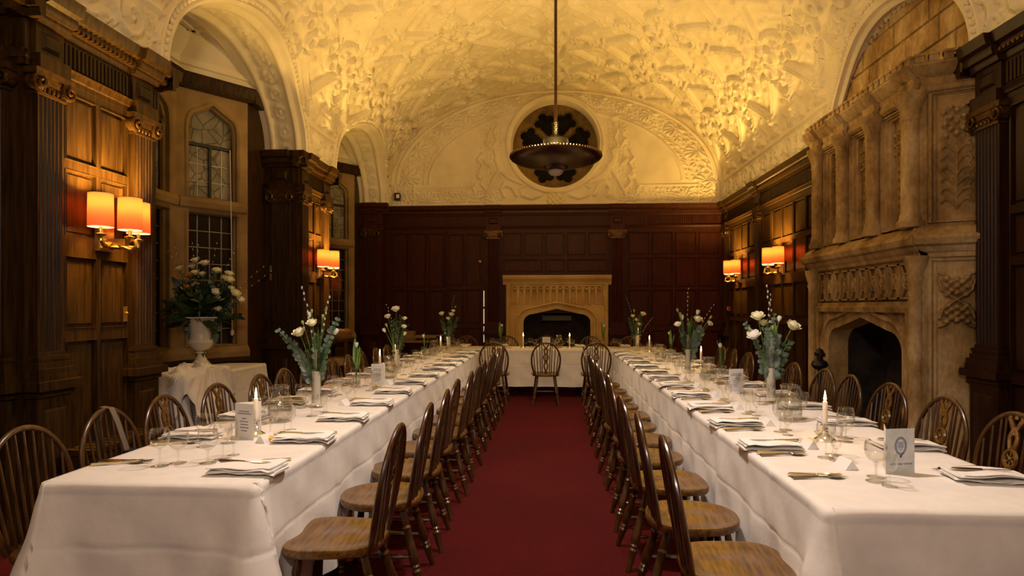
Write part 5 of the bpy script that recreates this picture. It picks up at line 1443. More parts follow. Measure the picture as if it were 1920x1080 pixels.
# ---------------------------------------------------------------- jugs, butter dishes, cards
def make_jug():
    t = thing('water_jug', 'x', 'jug')
    m_ = MB(); m_.lathe([(0.0, 0.004), (0.055, 0.004), (0.066, 0.02), (0.072, 0.06), (0.066, 0.11), (0.050, 0.15), (0.043, 0.175), (0.045, 0.20), (0.048, 0.205), (0.0455, 0.203), (0.041, 0.175), (0.047, 0.15), (0.063, 0.11), (0.069, 0.06), (0.062, 0.02), (0, 0.009)], 24); obj('body', m_, M['glass_thick'], t)
    m_ = MB(); m_.lathe([(0.0, 0.010), (0.060, 0.012), (0.067, 0.04), (0.068, 0.065), (0, 0.066)], 20); obj('water', m_, M['water'], t)
    m_ = MB(); m_.tube([(0.046, 0, 0.185), (0.075, 0, 0.19), (0.098, 0, 0.16), (0.098, 0, 0.12), (0.085, 0, 0.08), (0.070, 0, 0.065)], 0.007, 8); obj('handle', m_, M['glass_thick'], t)
    m_ = MB(); m_.lathe([(0.0445, 0.193), (0.049, 0.197), (0.049, 0.206), (0.044, 0.208)], 24); obj('rim', m_, M['glass_thick'], t)
    return learn(t)
JUG = make_jug()
for x, y, rz, txt in ((1.36, 3.72, 0.5, 'nearest us on the chimney-side table'), (1.40, 5.75, 2, 'midway along the chimney-side table'), (1.30, 7.7, 1, 'far along the chimney-side table'),
                      (-1.55, 3.50, 3, 'nearest us on the window-side table'), (-1.50, 5.72, 2, 'midway along the window-side table'), (-1.62, 8.5, 2, 'far along the window-side table'), (0.10, 10.25, 1, 'on the high table between two candles')):
    setp(JUG, (x, y, TZ), rz, 'clear glass water jug ' + txt, 'glass water jugs')
def make_butter():
    t = thing('butter_dish', 'x', 'dish')
    m_ = MB(); m_.lathe([(0, 0.001), (0.034, 0.001), (0.046, 0.014), (0.048, 0.018), (0.044, 0.017), (0.033, 0.005), (0, 0.005)], 18); obj('dish', m_, M['glass_thick'], t)
    m_ = MB()
    for k in range(5): m_.tube([(-0.02 + 0.01*k, -0.02 + 0.004*k, 0.012), (-0.016 + 0.01*k, 0.0, 0.022), (-0.02 + 0.01*k, 0.022, 0.013)], 0.007, 6)
    obj('butter_curls', m_, M['butter'], t)
    m_ = MB(); m_.ball((-0.032, 0.012, 0.017), 0.008, 7, 5, (1.4, 0.7, 0.5)); obj('garnish', m_, M['tulip_leaf'], t)
    return learn(t)
BUT = make_butter()
for x, y, txt in ((-1.36, 2.98, 'near end of the window-side table'), (-1.42, 5.0, 'third of the way along the window-side table'), (1.22, 3.10, 'near end of the chimney-side table'), (1.38, 3.30, 'behind the near candle on the chimney-side table'), (1.42, 5.5, 'midway along the chimney-side table')):
    setp(BUT, (x, y, TZ), gr.uniform(0, 6), 'glass dish of butter curls, ' + txt, 'butter dishes')

def text_part(body, size, mat, parent, loc, rot, name='lettering', extrude=0.0003):
    cu = bpy.data.curves.new('txt', 'FONT'); cu.body = body; cu.size = size; cu.align_x = 'CENTER'; cu.extrude = extrude; cu.resolution_u = 3
    o = bpy.data.objects.new('txt', cu); COL.objects.link(o)
    dg = bpy.context.evaluated_depsgraph_get(); me = bpy.data.meshes.new_from_object(o.evaluated_get(dg))
    bpy.data.objects.remove(o); me.materials.clear(); me.materials.append(mat); me.name = name
    return put(name, me, parent, loc, rot)
def menu_card(x, y, rz, label, front):
    """folded card standing open like a book; printed face looks along local -y"""
    t = thing('menu_card', label, 'menu card', (x, y, TZ), rz)
    m_ = MB(); m_.box(-0.062, 0.062, -0.0006, 0.0006, 0, 0.176); obj('cover', m_, M['paper_blue'] if front else M['paper'], t)
    m_ = MB(Matrix.Translation((-0.062, 0, 0)) @ Matrix.Rotation(0.95, 4, 'Z')); m_.box(0, 0.122, -0.0006, 0.0006, 0, 0.176); obj('back_leaf', m_, M['paper'], t)
    if front:
        m_ = MB(frame_mat((0.002, -0.0008, 0.108), (1, 0, 0), (0, -1, 0)))
        def oval(a, b, r_, n=36): m_.tube([(a*math.cos(q), b*math.sin(q), 0.0) for q in np.linspace(0, 2*PI, n+1)[:-1]], r_, 4, closed=True)
        oval(0.0245, 0.035, 0.0011); oval(0.0185, 0.028, 0.0009)
        for k in range(26):
            q = 2*PI*k/26; m_.box(0.0215*math.cos(q)-0.0012, 0.0215*math.cos(q)+0.0012, 0.0315*math.sin(q)-0.0018, 0.0315*math.sin(q)+0.0018, -0.0002, 0.0004)
        sh = [(-0.011, 0.015), (0.011, 0.015), (0.011, -0.004), (0.0, -0.017), (-0.011, -0.004)]
        m_.tube([(a, b, 0) for a, b in sh], 0.0009, 4, closed=True)
        for k in range(4): m_.box(-0.008, 0.008, 0.010 - 0.005*k, 0.0118 - 0.005*k, -0.0002, 0.0004)
        m_.box(-0.004, 0.004, -0.045, -0.037, -0.0002, 0.0005); m_.tube([(0.012, -0.028, 0), (0.006, -0.034, 0), (0, -0.040, 0)], 0.0022, 4)
        obj('crest', m_, M['ink'], t)
        text_part('the', 0.0065, M['ink'], t, (-0.040, -0.0009, 0.036), (PI/2, 0, 0))
        text_part('O', 0.0135, M['ink'], t, (-0.0285, -0.0009, 0.034), (PI/2, 0, 0)); text_part('XFORD', 0.0100, M['ink'], t, (-0.0065, -0.0009, 0.034), (PI/2, 0, 0))
        text_part('U', 0.0135, M['ink'], t, (0.0195, -0.0009, 0.034), (PI/2, 0, 0)); text_part('NION', 0.0100, M['ink'], t, (0.0385, -0.0009, 0.034), (PI/2, 0, 0))
    else:
        m_ = MB(frame_mat((0, -0.0008, 0.0), (1, 0, 0), (0, -1, 0)))
        for v, L in ((0.135, 0.035), (0.124, 0.044), (0.10, 0.016), (0.085, 0.03), (0.07, 0.024), (0.055, 0.028), (0.04, 0.02)):
            u = -L
            while u < L - 0.004:
                q = gr.uniform(0.006, 0.014); m_.box(u, min(u + q, L), v, v + 0.0045, -0.0002, 0.0004); u += q + 0.003
        obj('printed_lines', m_, M['ink_grey'], t)
    return t
menu_card(1.36, 2.56, 0.20, 'grey menu card with blue oval crest standing on the chimney-side table', True)
menu_card(-1.52, 3.02, -0.35, 'white menu card with printed lines on the window-side table', False)
menu_card(1.42, 4.98, 0.3, 'plain white menu card beyond the near vase on the chimney-side table', False)
menu_card(-1.46, 5.18, -0.3, 'white menu card by the single tulip on the window-side table', False)
menu_card(-0.10, 10.12, 0.0, 'small white menu card in the middle of the high table', False)
# ---------------------------------------------------------------- flowers
def petal_ring(m_, n, r0, h0, r1, open_, width, phase, thick=0.0):
    for k in range(n):
        a = 2*PI*k/n + phase
        def f_(u, v):
            # v 0 base .. 1 tip ; u across
            s_ = (u - 0.5)*2; w_ = width*math.sin(PI*min(1, 0.18 + 0.74*v))**0.7
            rad = r0*math.sin(v*PI/2)**0.8*(1 + open_*v*v) ; zz_ = h0*(v**0.9) - 0.16*open_*v**3
            an = a + s_*w_; rad2 = rad*(1 - 0.10*s_*s_)
            return (rad2*math.cos(an), rad2*math.sin(an), zz_ - 0.08*s_*s_*v)
        m_.grid(f_, 5, 5)
def me_rose():
    m_ = MB()
    def core(a, b):      # furled heart: a ball with spiralling petal edges
        t = 2*PI*a; p = -PI/2 + PI*b
        k = 1.0 + 0.10*math.sin(3*t + 9*b) * math.cos(p)
        return (0.72*k*math.cos(p)*math.cos(t), 0.72*k*math.cos(p)*math.sin(t), 0.52 + 0.60*math.sin(p) - (0.16 if b > 0.93 else 0))
    m_.grid(core, 18, 11, True)
    petal_ring(m_, 5, 0.86, 0.95, 0, 0.10, 0.95, 0.0); petal_ring(m_, 5, 0.95, 0.80, 0, 0.22, 0.85, 0.6)
    return m_
def me_tulip():
    m_ = MB()
    for rr_, ph in ((1.0, 0), (0.93, PI/3)):
        for k in range(3):
            a = ph + 2*PI*k/3
            def f_(u, v):
                s_ = (u-0.5)*2; w_ = 1.05*math.sin(PI*min(1, 0.10 + 0.86*v))**0.8
                rad = rr_*(math.sin(PI*min(0.62, 0.08 + 0.55*v))**0.9)*(1 - 0.30*max(0, v-0.55)); return (rad*math.cos(a + s_*w_), rad*math.sin(a + s_*w_), 2.5*v)
            m_.grid(f_, 5, 7)
    return m_
ROSE = mesh_of('rose_bloom', me_rose(), M['petal'], 80); ROSE_W = mesh_of('rose_bloom', me_rose(), M['petal_white'], 80); ROSE_O = mesh_of('rose_bloom', me_rose(), M['orange'], 80)
TULIP = mesh_of('tulip_bloom', me_tulip(), M['petal_white'], 80); BUD = mesh_of('bud', me_tulip(), M['bud'], 80)
def blade_mesh(name, mat, width=0.22, curl=0.25):
    m_ = MB()
    def f_(u, v):
        s_ = (u-0.5)*2; w_ = width*math.sin(PI*(0.06 + 0.94*v)**0.75)**0.8 if v < 1 else 0
        return (s_*w_*0.5, curl*v*v + 0.05*abs(s_)*(1-v), v)
    m_.grid(f_, 5, 9); return mesh_of(name, m_, mat, 80)
BLADE = blade_mesh('blade', M['tulip_leaf']); LEAF = blade_mesh('leaf', M['leaf'], 0.5, 0.15); DLEAF = blade_mesh('leaf', M['dark_leaf'], 0.34, 0.3)

def aim(o, d, roll=0.0):
    q = Vector(d).normalized().to_track_quat('Z', 'Y') @ Matrix.Rotation(roll, 3, 'Z').to_quaternion()
    o.rotation_mode = 'QUATERNION'; o.rotation_quaternion = q
fr_ = random.Random(31)
def curve3(p0, p1, sag=0.25, n=7):
    """stem from p0, rising, bending out to p1"""
    p0, p1 = Vector(p0), Vector(p1); c = Vector((p0.x + (p1.x-p0.x)*sag, p0.y + (p1.y-p0.y)*sag, p0.z + (p1.z-p0.z)*0.62))
    return [p0*(1-t)**2 + c*2*t*(1-t) + p1*t*t for t in [k/(n-1) for k in range(n)]]
KIND = {'rose': ('cream_rose', 'cream rose', 'rose'), 'tulip': ('white_tulip', 'white tulip', 'tulip'), 'bud': ('flower_bud', 'green flower bud', 'bud'), 'euca': ('eucalyptus_sprig', 'grey-green eucalyptus sprig', 'foliage'),
        'willow': ('willow_twig', 'pussy willow twig', 'twig'), 'blade': ('tulip_leaf', 'broad green leaf', 'leaf'), 'orange': ('orange_flower', 'orange flower', 'flower'), 'leafy': ('leafy_sprig', 'dark leafy sprig', 'foliage')}
HI = ['topmost', 'second highest', 'third highest', 'fourth highest', 'fifth highest', 'sixth highest', 'seventh highest', 'eighth highest', 'ninth highest', 'tenth highest', 'eleventh highest', 'twelfth highest', 'thirteenth highest', 'fourteenth highest', 'fifteenth highest', 'sixteenth highest', 'seventeenth highest', 'eighteenth highest', 'nineteenth highest', 'twentieth highest', 'lowest']
def stem_thing(kind, base, tip, size, label, group, root=None):
    nm, _, cat = KIND[kind]
    t = thing(nm, label, cat, tuple(base), group=group)
    tip = Vector(tip) - Vector(base); p0 = Vector(root or (0, 0, 0))
    path = curve3(p0, tip); d = (path[-1] - path[-2]).normalized()
    m_ = MB(); m_.tube(path, [0.0035]*len(path) if kind != 'willow' else [0.003 - 0.0003*k for k in range(len(path))], 5); obj('stem', m_, M['twig'] if kind == 'willow' else M['leaf'], t)
    if kind in ('rose', 'orange'):
        o = put('bloom', ROSE_O if kind == 'orange' else (ROSE if fr_.random() < 0.65 else ROSE_W), t, tip - d*size*0.3); o.scale = (size*1.12,)*3; aim(o, d + Vector((0, -0.55, 0.15)), fr_.uniform(0, 6))
        o = put('leaf', LEAF, t, path[-3]); o.scale = (0.06,)*3; aim(o, Vector((fr_.uniform(-1, 1), fr_.uniform(-1, .3), 0.3)))
    elif kind == 'tulip':
        o = put('bloom', TULIP, t, tip - d*size); o.scale = (size,)*3; aim(o, d, fr_.uniform(0, 6))
    elif kind == 'bud':
        o = put('bud_head', BUD, t, tip - d*size); o.scale = (size*0.8, size*0.8, size); aim(o, d)
    elif kind == 'blade':
        o = put('leaf_blade', BLADE, t, path[2]); L = (path[-1] - path[2]).length*1.05; o.scale = (L*0.9, L*0.6, L); aim(o, path[-1] - path[2], fr_.uniform(-0.5, 0.5))
    elif kind in ('euca', 'leafy'):
        m_ = MB(); n = 12
        for k in range(n):
            f_ = 0.30 + 0.70*k/(n-1); i = min(len(path)-2, int(f_*(len(path)-1))); fr = f_*(len(path)-1) - i
            p = path[i].lerp(path[i+1], fr); td = (path[i+1]-path[i]).normalized()
            for sgn in (-1, 1):
                side = td.cross(Vector((0.2*fr_.uniform(-1, 1), 1, 0.3))).normalized()*sgn
                side = (side + Vector((0, fr_.uniform(-.9, .5), fr_.uniform(-.3, .4))) + td*0.4).normalized()
                r_ = size*(1.0 - 0.5*f_*f_)*fr_.uniform(0.8, 1.15); c = p + side*r_*0.9
                nrm_ = side.cross(td).normalized(); e2 = nrm_.cross(side)
                ring = [c + (side*math.cos(q) + e2*math.sin(q)*(0.9 if kind == 'euca' else 0.5))*r_ + nrm_*0.10*r_*math.cos(2*q) for q in np.linspace(0, 2*PI, 9)[:-1]]
                m_.add([tuple(c)] + [tuple(v) for v in ring], [(0, 1+j, 1+(j+1) % 8) for j in range(8)])
        tag(obj('leaf_cluster', m_, M['euca'] if kind == 'euca' else M['dark_leaf'], t, sharp=80), kind='stuff')
    elif kind == 'willow':
        m_ = MB()
        for k in range(9):
            f_ = 0.50 + 0.5*k/8; i = min(len(path)-2, int(f_*(len(path)-1))); p = path[i].lerp(path[i+1], f_*(len(path)-1)-i)
            m_.ball(tuple(p + Vector((fr_.uniform(-.007, .007), fr_.uniform(-.007, .007), 0))), size, 6, 5, (0.75, 0.75, 1.35))
        tag(obj('catkin_row', m_, M['catkin'], t), kind='stuff')
    return t

def bouquet(pos, where, items, group, h=0.36, rbase=0.02):
    """items: kind, dx, z of the head above the cloth, size"""
    by = {}
    for it in items: by.setdefault(it[0], []).append(it)
    for kind, its in by.items():
        its = sorted(its, key=lambda q: -q[2])
        for k, (kd, dx, z, sz) in enumerate(its):
            txt = KIND[kd][1] + (' ' if len(its) == 1 else ', %s, ' % HI[k]) + where
            dy = fr_.uniform(-0.07, 0.03) if kd in ('rose', 'tulip', 'orange') else fr_.uniform(-0.05, 0.07)
            a = fr_.uniform(0, 6)
            stem_thing(kd, (pos[0], pos[1], pos[2]), (pos[0] + dx, pos[1] + dy, pos[2] + z), sz, txt, group, (rbase*0.6*math.cos(a), rbase*0.6*math.sin(a), 0.03))
def make_vase():
    t = thing('flower_vase', 'x', 'vase')
    m_ = MB(); m_.lathe([(0, 0.0), (0.044, 0.0), (0.045, 0.012), (0.036, 0.024), (0.031, 0.05), (0.030, 0.15), (0.033, 0.24), (0.042, 0.32), (0.055, 0.38), (0.0535, 0.38), (0.040, 0.32), (0.031, 0.24), (0.028, 0.15), (0.029, 0.05), (0, 0.03)], 24); obj('glass_body', m_, M['glass_thick'], t)
    m_ = MB(); m_.lathe([(0, 0.026), (0.028, 0.03), (0.0275, 0.15), (0.0305, 0.235), (0, 0.236)], 20); obj('water', m_, M['milk'], t)
    return learn(t)
VASE = make_vase()
V = [((-1.54, 4.02, TZ), 'in the near vase of the window-side table',
      [('rose', -.09, .484, .038), ('rose', .0, .547, .030), ('tulip', .118, .49, .018), ('tulip', -.038, .60, .016), ('bud', -.02, .625, .011), ('bud', .04, .63, .011), ('bud', .045, .59, .012), ('bud', -.08, .55, .012),
       ('euca', -.256, .50, .026), ('euca', .135, .57, .024), ('euca', .0, .47, .026), ('euca', -.16, .42, .024), ('blade', .045, .52, 1), ('blade', .10, .42, 1), ('willow', -.073, .78, .008), ('willow', .073, .72, .008)]),
     ((-1.55, 6.20, TZ), 'in the middle vase of the window-side table',
      [('rose', .0, .63, .036), ('rose', -.08, .56, .028), ('tulip', -.13, .42, .018), ('bud', -.11, .47, .016), ('rose', .08, .54, .022), ('rose', .085, .46, .022), ('tulip', .09, .39, .016), ('leafy', .05, .56, .03), ('leafy', -.05, .52, .03), ('leafy', .10, .48, .028), ('blade', -.07, .40, 1), ('blade', .07, .36, 1), ('willow', -.12, .68, .006), ('euca', .0, .45, .026)]),
     ((-1.49, 8.96, TZ), 'in the far vase of the window-side table',
      [('rose', -.10, .56, .036), ('rose', .05, .55, .034), ('rose', .0, .49, .032), ('rose', .08, .60, .024), ('bud', .10, .66, .014), ('leafy', -.10, .48, .03), ('leafy', .12, .50, .03), ('leafy', 0.02, .58, .03), ('willow', .08, .82, .006)]),
     ((1.50, 4.44, TZ), 'in the near vase of the chimney-side table',
      [('rose', -.095, .584, .040), ('rose', -.124, .455, .040), ('rose', .135, .52, .043), ('rose', -.05, .54, .028), ('tulip', .066, .57, .016), ('bud', .0, .51, .014), ('bud', -.04, .50, .013), ('bud', -.15, .50, .014), ('euca', .03, .45, .030), ('euca', -.03, .50, .028), ('euca', -.17, .54, .022), ('euca', .04, .60, .022), ('blade', .06, .53, 1), ('blade', -.05, .56, 1), ('blade', .10, .36, 1), ('leafy', .12, .42, .034), ('willow', -.03, .80, .008), ('willow', .0, .74, .007)]),
     ((1.35, 6.40, TZ), 'in the middle vase of the chimney-side table',
      [('tulip', -.05, .55, .02), ('rose', -.11, .48, .030), ('bud', -.10, .62, .016), ('bud', -.07, .58, .016), ('rose', .09, .53, .040), ('tulip', .09, .60, .02), ('rose', .20, .49, .028), ('bud', .22, .55, .014), ('euca', .16, .42, .034), ('euca', .10, .46, .03), ('blade', .0, .56, 1), ('blade', .06, .52, 1), ('leafy', -.08, .48, .03), ('willow', .0, .84, .007), ('willow', .25, .68, .006)]),
     ((1.28, 9.62, TZ), 'in the far vase of the chimney-side table',
      [('rose', .08, .55, .040), ('rose', .0, .46, .034), ('rose', .03, .40, .036), ('rose', -.07, .52, .026), ('bud', -.04, .60, .018), ('leafy', -.12, .50, .034), ('leafy', .06, .58, .034), ('leafy', -.08, .36, .03), ('euca', .02, .44, .03), ('willow', -.17, .80, .007), ('willow', .24, .50, .007)])]
for (p, where, items) in V:
    setp(VASE, p, 0, 'tall flared glass flower vase, ' + where.replace('in the ', 'the ').replace(' vase of ', ' one on '), 'flower vases')
    bouquet(p, where, items, 'flowers ' + where)
def make_tumbler():
    t = thing('tumbler', 'x', 'tumbler')
    m_ = MB(); m_.lathe([(0, 0.0), (0.030, 0.0), (0.033, 0.10), (0.032, 0.10), (0.028, 0.012), (0, 0.012)], 18); obj('glass_wall', m_, M['glass_thick'], t)
    m_ = MB(); m_.lathe([(0, 0.013), (0.028, 0.014), (0.0305, 0.06), (0, 0.061)], 16); obj('water', m_, M['water'], t)
    return learn(t)
TUMB = make_tumbler()
for p, where, tall in (((-1.60, 5.06, TZ), 'in the near tumbler of the window-side table', .34), ((-1.70, 8.30, TZ), 'in the far tumbler of the window-side table', .27), ((1.56, 5.92, TZ), 'in the near tumbler of the chimney-side table', .30),
                       ((1.60, 8.6, TZ), 'in the far tumbler of the chimney-side table', .30), ((-0.84, 10.15, TZ), 'in the tumbler on the high table towards the door', .36), ((0.80, 10.15, TZ), 'in the tumbler on the high table towards the chimney side', .36)):
    setp(TUMB, p, 0, 'small clear tumbler, ' + where.replace('in the ', 'the ').replace(' tumbler of ', ' one on ').replace('the tumbler', 'the one'), 'tulip tumblers')
    bouquet(p, where, [('tulip', fr_.uniform(-.05, .03), tall, .017), ('blade', -.03, tall*1.15, 1), ('blade', .05, tall*.95, 1)], 'tulip ' + where, rbase=0.015)

# flower urn in the near bay
UP = Vector((-3.60, 6.24, 0.772))
ur = thing('flower_urn', 'white campana urn with gadrooned bowl on the side table', 'urn', UP)
m_ = MB(); m_.box(-0.115, 0.115, -0.115, 0.115, 0, 0.035); obj('plinth', m_, M['urn'], ur)
m_ = MB(); m_.lathe([(0.10, 0.035), (0.10, 0.05), (0.085, 0.06), (0.06, 0.09), (0.04, 0.13), (0.034, 0.155), (0.05, 0.165), (0.05, 0.175), (0.036, 0.185)], 24, cap=True); obj('foot', m_, M['urn'], ur)
m_ = MB(); vs = []; n = 48; pr = [(0.03, 0.18), (0.07, 0.20), (0.105, 0.235), (0.122, 0.275), (0.115, 0.30)]
for r_, z in pr:
    for k in range(n): rr_ = r_*(1 + (0.05*abs(math.cos(12*2*PI*k/n)) if z < 0.29 else 0)); vs.append((rr_*math.cos(2*PI*k/n), rr_*math.sin(2*PI*k/n), z))
m_.add(vs, [(i*n+k, i*n+(k+1) % n, (i+1)*n+(k+1) % n, (i+1)*n+k) for i in range(len(pr)-1) for k in range(n)]); obj('gadrooned_bowl', m_, M['urn'], ur)
m_ = MB(); m_.lathe([(0.115, 0.295), (0.105, 0.31), (0.102, 0.36), (0.108, 0.43), (0.122, 0.48), (0.15, 0.51), (0.19, 0.525), (0.192, 0.535), (0.16, 0.53), (0.11, 0.48), (0.09, 0.36), (0, 0.33)], 36); obj('flared_body', m_, M['urn'], ur)
sc_ = 0.00547
ros = [(225, 215), (330, 155), (305, 200), (412, 178), (495, 232), (375, 255), (320, 335), (548, 285), (595, 300), (590, 360), (505, 390), (645, 398), (660, 440), (500, 508), (412, 530), (530, 430), (575, 255), (262, 372), (355, 250), (480, 380)]
items = []
for (a, b) in ros:
    px, py = 280 + a/3.858, 440 + b/3.858; items.append(('rose', (px - 377)*sc_*1.02, (683 - py)*sc_, fr_.uniform(.030, .046)))
for (a, b) in ((292, 265), (290, 350)): items.append(('orange', (280 + a/3.858 - 377)*sc_, (683 - 440 - b/3.858)*sc_, .035))
for (a, b) in ((120, 80), (190, 60), (350, 40), (500, 30), (660, 60), (840, 200), (890, 230), (600, 100), (320, 30)): items.append(('willow', (280 + a/3.858 - 377)*sc_, (683 - 440 - b/3.858)*sc_, .007))
for dx, z in ((-.30, .62), (.30, .66), (-.12, .95), (.15, .98), (.05, .8), (.26, .86), (-.26, .82)): items.append(('euca', dx, z, .035))
bouquet(tuple(UP), 'in the white urn', items, 'flowers in the white urn', rbase=0.05)
fo = thing('urn_foliage', 'dense dark green foliage spilling over the white urn', 'foliage', UP)
lr = random.Random(9)
for k in range(64):
    a = lr.uniform(0, 2*PI); e = lr.uniform(-0.25, 1.1); d = Vector((math.cos(a)*math.cos(e), math.sin(a)*math.cos(e), math.sin(e)))
    o = put('leaf', DLEAF, fo, Vector((0, 0, 0.53)) + d*0.06); L = lr.uniform(0.16, 0.34)*(1.0 if e < 0.6 else 0.85); o.scale = (L*0.8, L, L); aim(o, d, lr.uniform(0, 6))
for k in range(150):
    a = lr.uniform(0, 2*PI); e = lr.uniform(-0.1, 1.3); rad = lr.uniform(0.10, 0.36); d = Vector((math.cos(a)*math.cos(e), math.sin(a)*math.cos(e)*0.8, math.sin(e)))
    o = put('leaf', DLEAF, fo, Vector((0, 0, 0.56)) + d*rad); L = lr.uniform(0.08, 0.16); o.scale = (L*1.3, L, L); aim(o, d + Vector((lr.uniform(-.8, .8), lr.uniform(-.8, .8), lr.uniform(-.5, .5))), lr.uniform(0, 6))

# ---------------------------------------------------------------- sconces
def make_sconce():
    t = thing('wall_sconce', 'x', 'wall lamp')
    m_ = MB(); m_.box(0.0, 0.03, -0.075, 0.075, 1.79, 1.98); m_.box(0.0, 0.045, -0.055, 0.055, 1.81, 1.96)
    m_.tube([(0.03, -0.05, 1.96), (0.035, -0.07, 2.0), (0.03, -0.05, 2.02)], 0.006, 6); obj('backplate', m_, M['brass'], t)
    m_ = MB(); m_.box(0.03, 0.18, -0.022, 0.022, 1.83, 1.875); m_.lathe([(0.03, 1.80), (0.05, 1.815), (0.03, 1.83)], 12, (0.10, 0, 0)); obj('centre_bar', m_, M['brass'], t)
    for k, (x, y) in enumerate(((0.13, -0.19), (0.20, 0.0), (0.13, 0.19))):
        m_ = MB()
        if k == 1: m_.tube([(0.12, 0, 1.86), (0.16, 0, 1.82), (0.21, 0, 1.80), (0.25, 0, 1.82), (0.24, 0, 1.86), (0.21, 0, 1.87)], [.016, .018, .018, .015, .012, .010], 8)
        else: m_.tube([(0.06, 0, 1.85), (0.09, y*0.4, 1.83), (0.12, y*0.8, 1.825), (0.13, y, 1.85), (0.13, y, 1.88)], [.015, .016, .015, .012, .010], 8)
        a = obj('arm', m_, M['brass'], t)
        m_ = MB(); m_.lathe([(0.006, 1.85), (0.014, 1.87), (0.034, 1.885), (0.036, 1.89), (0.012, 1.895), (0.011, 1.935), (0, 1.935)], 14, (x, y, 0)); obj('drip_cup', m_, M['brass'], a)
        m_ = MB(); m_.lathe([(0.077, 1.935), (0.0735, 2.155)], 28, (x, y, 0)); s_ = obj('shade', m_, M['shade'], t)
        for rr_, zz_ in ((0.0765, 1.936), (0.0735, 2.154)):
            m_ = MB(); m_.tube([(x + rr_*math.cos(q), y + rr_*math.sin(q), zz_) for q in np.linspace(0, 2*PI, 29)[:-1]], 0.002, 5, closed=True); obj('shade_trim', m_, M['petal_white'], s_)
        m_ = MB(); m_.ball((x, y, 2.095), 0.020, 12, 8, (1, 1, 1.3)); m_.lathe([(0.012, 1.95), (0.012, 2.07)], 10, (x, y, 0)); obj('bulb', m_, M['bulb'], a)
    return learn(t)
M['bulb'] = emis('frosted_bulb', (1.0, 0.72, 0.34), 26)
SCON = make_sconce()
for x, y, dz, rz, txt in ((XL + 0.027, 4.17, 0.0, 0, 'on the near oak pier beside the flower urn'), (XL + 0.027, 8.22, 0.0, 0, 'on the oak pier between the window bays'),
                          (XR - 0.027, 8.80, 0.06, PI, 'on the oak wall next to the stone chimneypiece'), (XR - 0.027, 10.75, 0.03, PI, 'on the oak wall close to the end wall')):
    setp(SCON, (x, y, dz), rz, 'gilt sconce with three glowing pink shades ' + txt, 'gilt wall sconces')
    for (a, b) in ((0.13, -0.19), (0.20, 0.0), (0.13, 0.19)):
        s_ = 1 if rz == 0 else -1
        lamp('sconce_light', 'POINT', (x + s_*a, y + s_*b, 2.095 + dz), SCONCE_W, WARM, 0.034)

# ---------------------------------------------------------------- pendant dish lamps: one in view, two added as fill
def make_pendant():
    t = thing('pendant_lamp', 'x', 'pendant lamp')
    m_ = MB(); m_.tube([(0, 0, 0.42), (0, 0, 2.44)], 0.017, 10); obj('rod', m_, M['bronze'], t)
    m_ = MB()
    for k in range(8): m_.tube([(0.014*math.cos(q)*(1 if k % 2 else 0.3), 0.014*math.cos(q)*(0.3 if k % 2 else 1), 0.25 + k*0.022 + 0.018*math.sin(q)) for q in np.linspace(0, 2*PI, 9)[:-1]], 0.005, 5, closed=True)
    m_.tube([(0, 0, 0.24), (0, 0, 0.44)], 0.006, 6); obj('chain', m_, M['steel'], t)
    m_ = MB(); m_.lathe([(0.04, 0.25), (0.05, 0.235), (0.135, 0.225), (0.14, 0.215), (0.14, 0.06), (0.10, 0.05), (0.0, 0.05)], 28); obj('drum', m_, M['iron'], t)
    m_ = MB(); m_.lathe([(0.0, -0.085), (0.10, -0.085), (0.14, -0.08), (0.26, -0.06), (0.38, -0.035), (0.46, -0.015), (0.50, 0.01), (0.515, 0.03), (0.505, 0.045), (0.49, 0.04), (0.44, 0.02), (0.2, -0.03), (0.0, -0.04)], 64); obj('dish', m_, M['bronze'], t)
    m_ = MB()
    for k in range(90): q = 2*PI*k/90; m_.ball((0.503*math.cos(q), 0.503*math.sin(q), 0.05), 0.010, 6, 4)
    tag(obj('bead_rim', m_, M['gilt'], t), kind='stuff')
    m_ = MB(); m_.lathe([(0.14, -0.082), (0.12, -0.10), (0.10, -0.11), (0.10, -0.12), (0.0, -0.12)], 24); obj('collar', m_, M['bronze'], t)
    m_ = MB(); m_.lathe([(0.085, -0.118), (0.08, -0.145), (0.055, -0.168), (0.02, -0.178), (0, -0.18)], 24); obj('glass_bowl', m_, flat('frosted_bowl', (0.45, 0.40, 0.36), 0.3), t)
    return learn(t)
PEND = make_pendant()
setp(PEND, (0.035, 7.0, 3.04), 0, 'bronze dish pendant lamp with beaded rim hanging before the rose window', 'dish pendants')
setp(PEND, (0.035, -0.9, 3.04), 0, 'added bronze dish pendant lamp behind the camera for fill light', 'dish pendants')  # added out of view to carry the light from the front
for y in (7.0, -0.9):  # second set sits in the added dish behind the camera
    for k in range(3):
        q = 2*PI*k/3 + 0.5; lamp('pendant_bulb', 'POINT', (0.035 + 0.39*math.cos(q), y + 0.39*math.sin(q), 3.12), PEND_W, (1.0, 0.64, 0.19), 0.05)
p3 = setp(PEND, (0.035, 3.2, 3.62), 0, 'added unseen dish pendant lamp high above the near table ends', 'dish pendants')  # added just above the view to brighten the near tables
for c in p3.children:
    if c.name.startswith('rod'): c.scale = (1, 1, 0.77)
tl = lamp('table_fill_spot', 'SPOT', (0.035, 3.2, 3.42), TOP_W, (1.0, 0.83, 0.73), 0.10)  # fill for the near table tops, under the added high dish
tl.data.spot_size = math.radians(132); tl.data.spot_blend = 0.75
tl = lamp('table_fill_spot', 'SPOT', (0.035, 7.0, 2.84), 150.0, (1.0, 0.78, 0.56), 0.08)
tl.data.spot_size = math.radians(136); tl.data.spot_blend = 0.7
lamp('front_fill_glow', 'POINT', (0.035, -0.9, 2.75), GLOW_W, (1.0, 0.84, 0.77), 0.10)  # fill under the added rear dish, for near plaster and cloth fronts

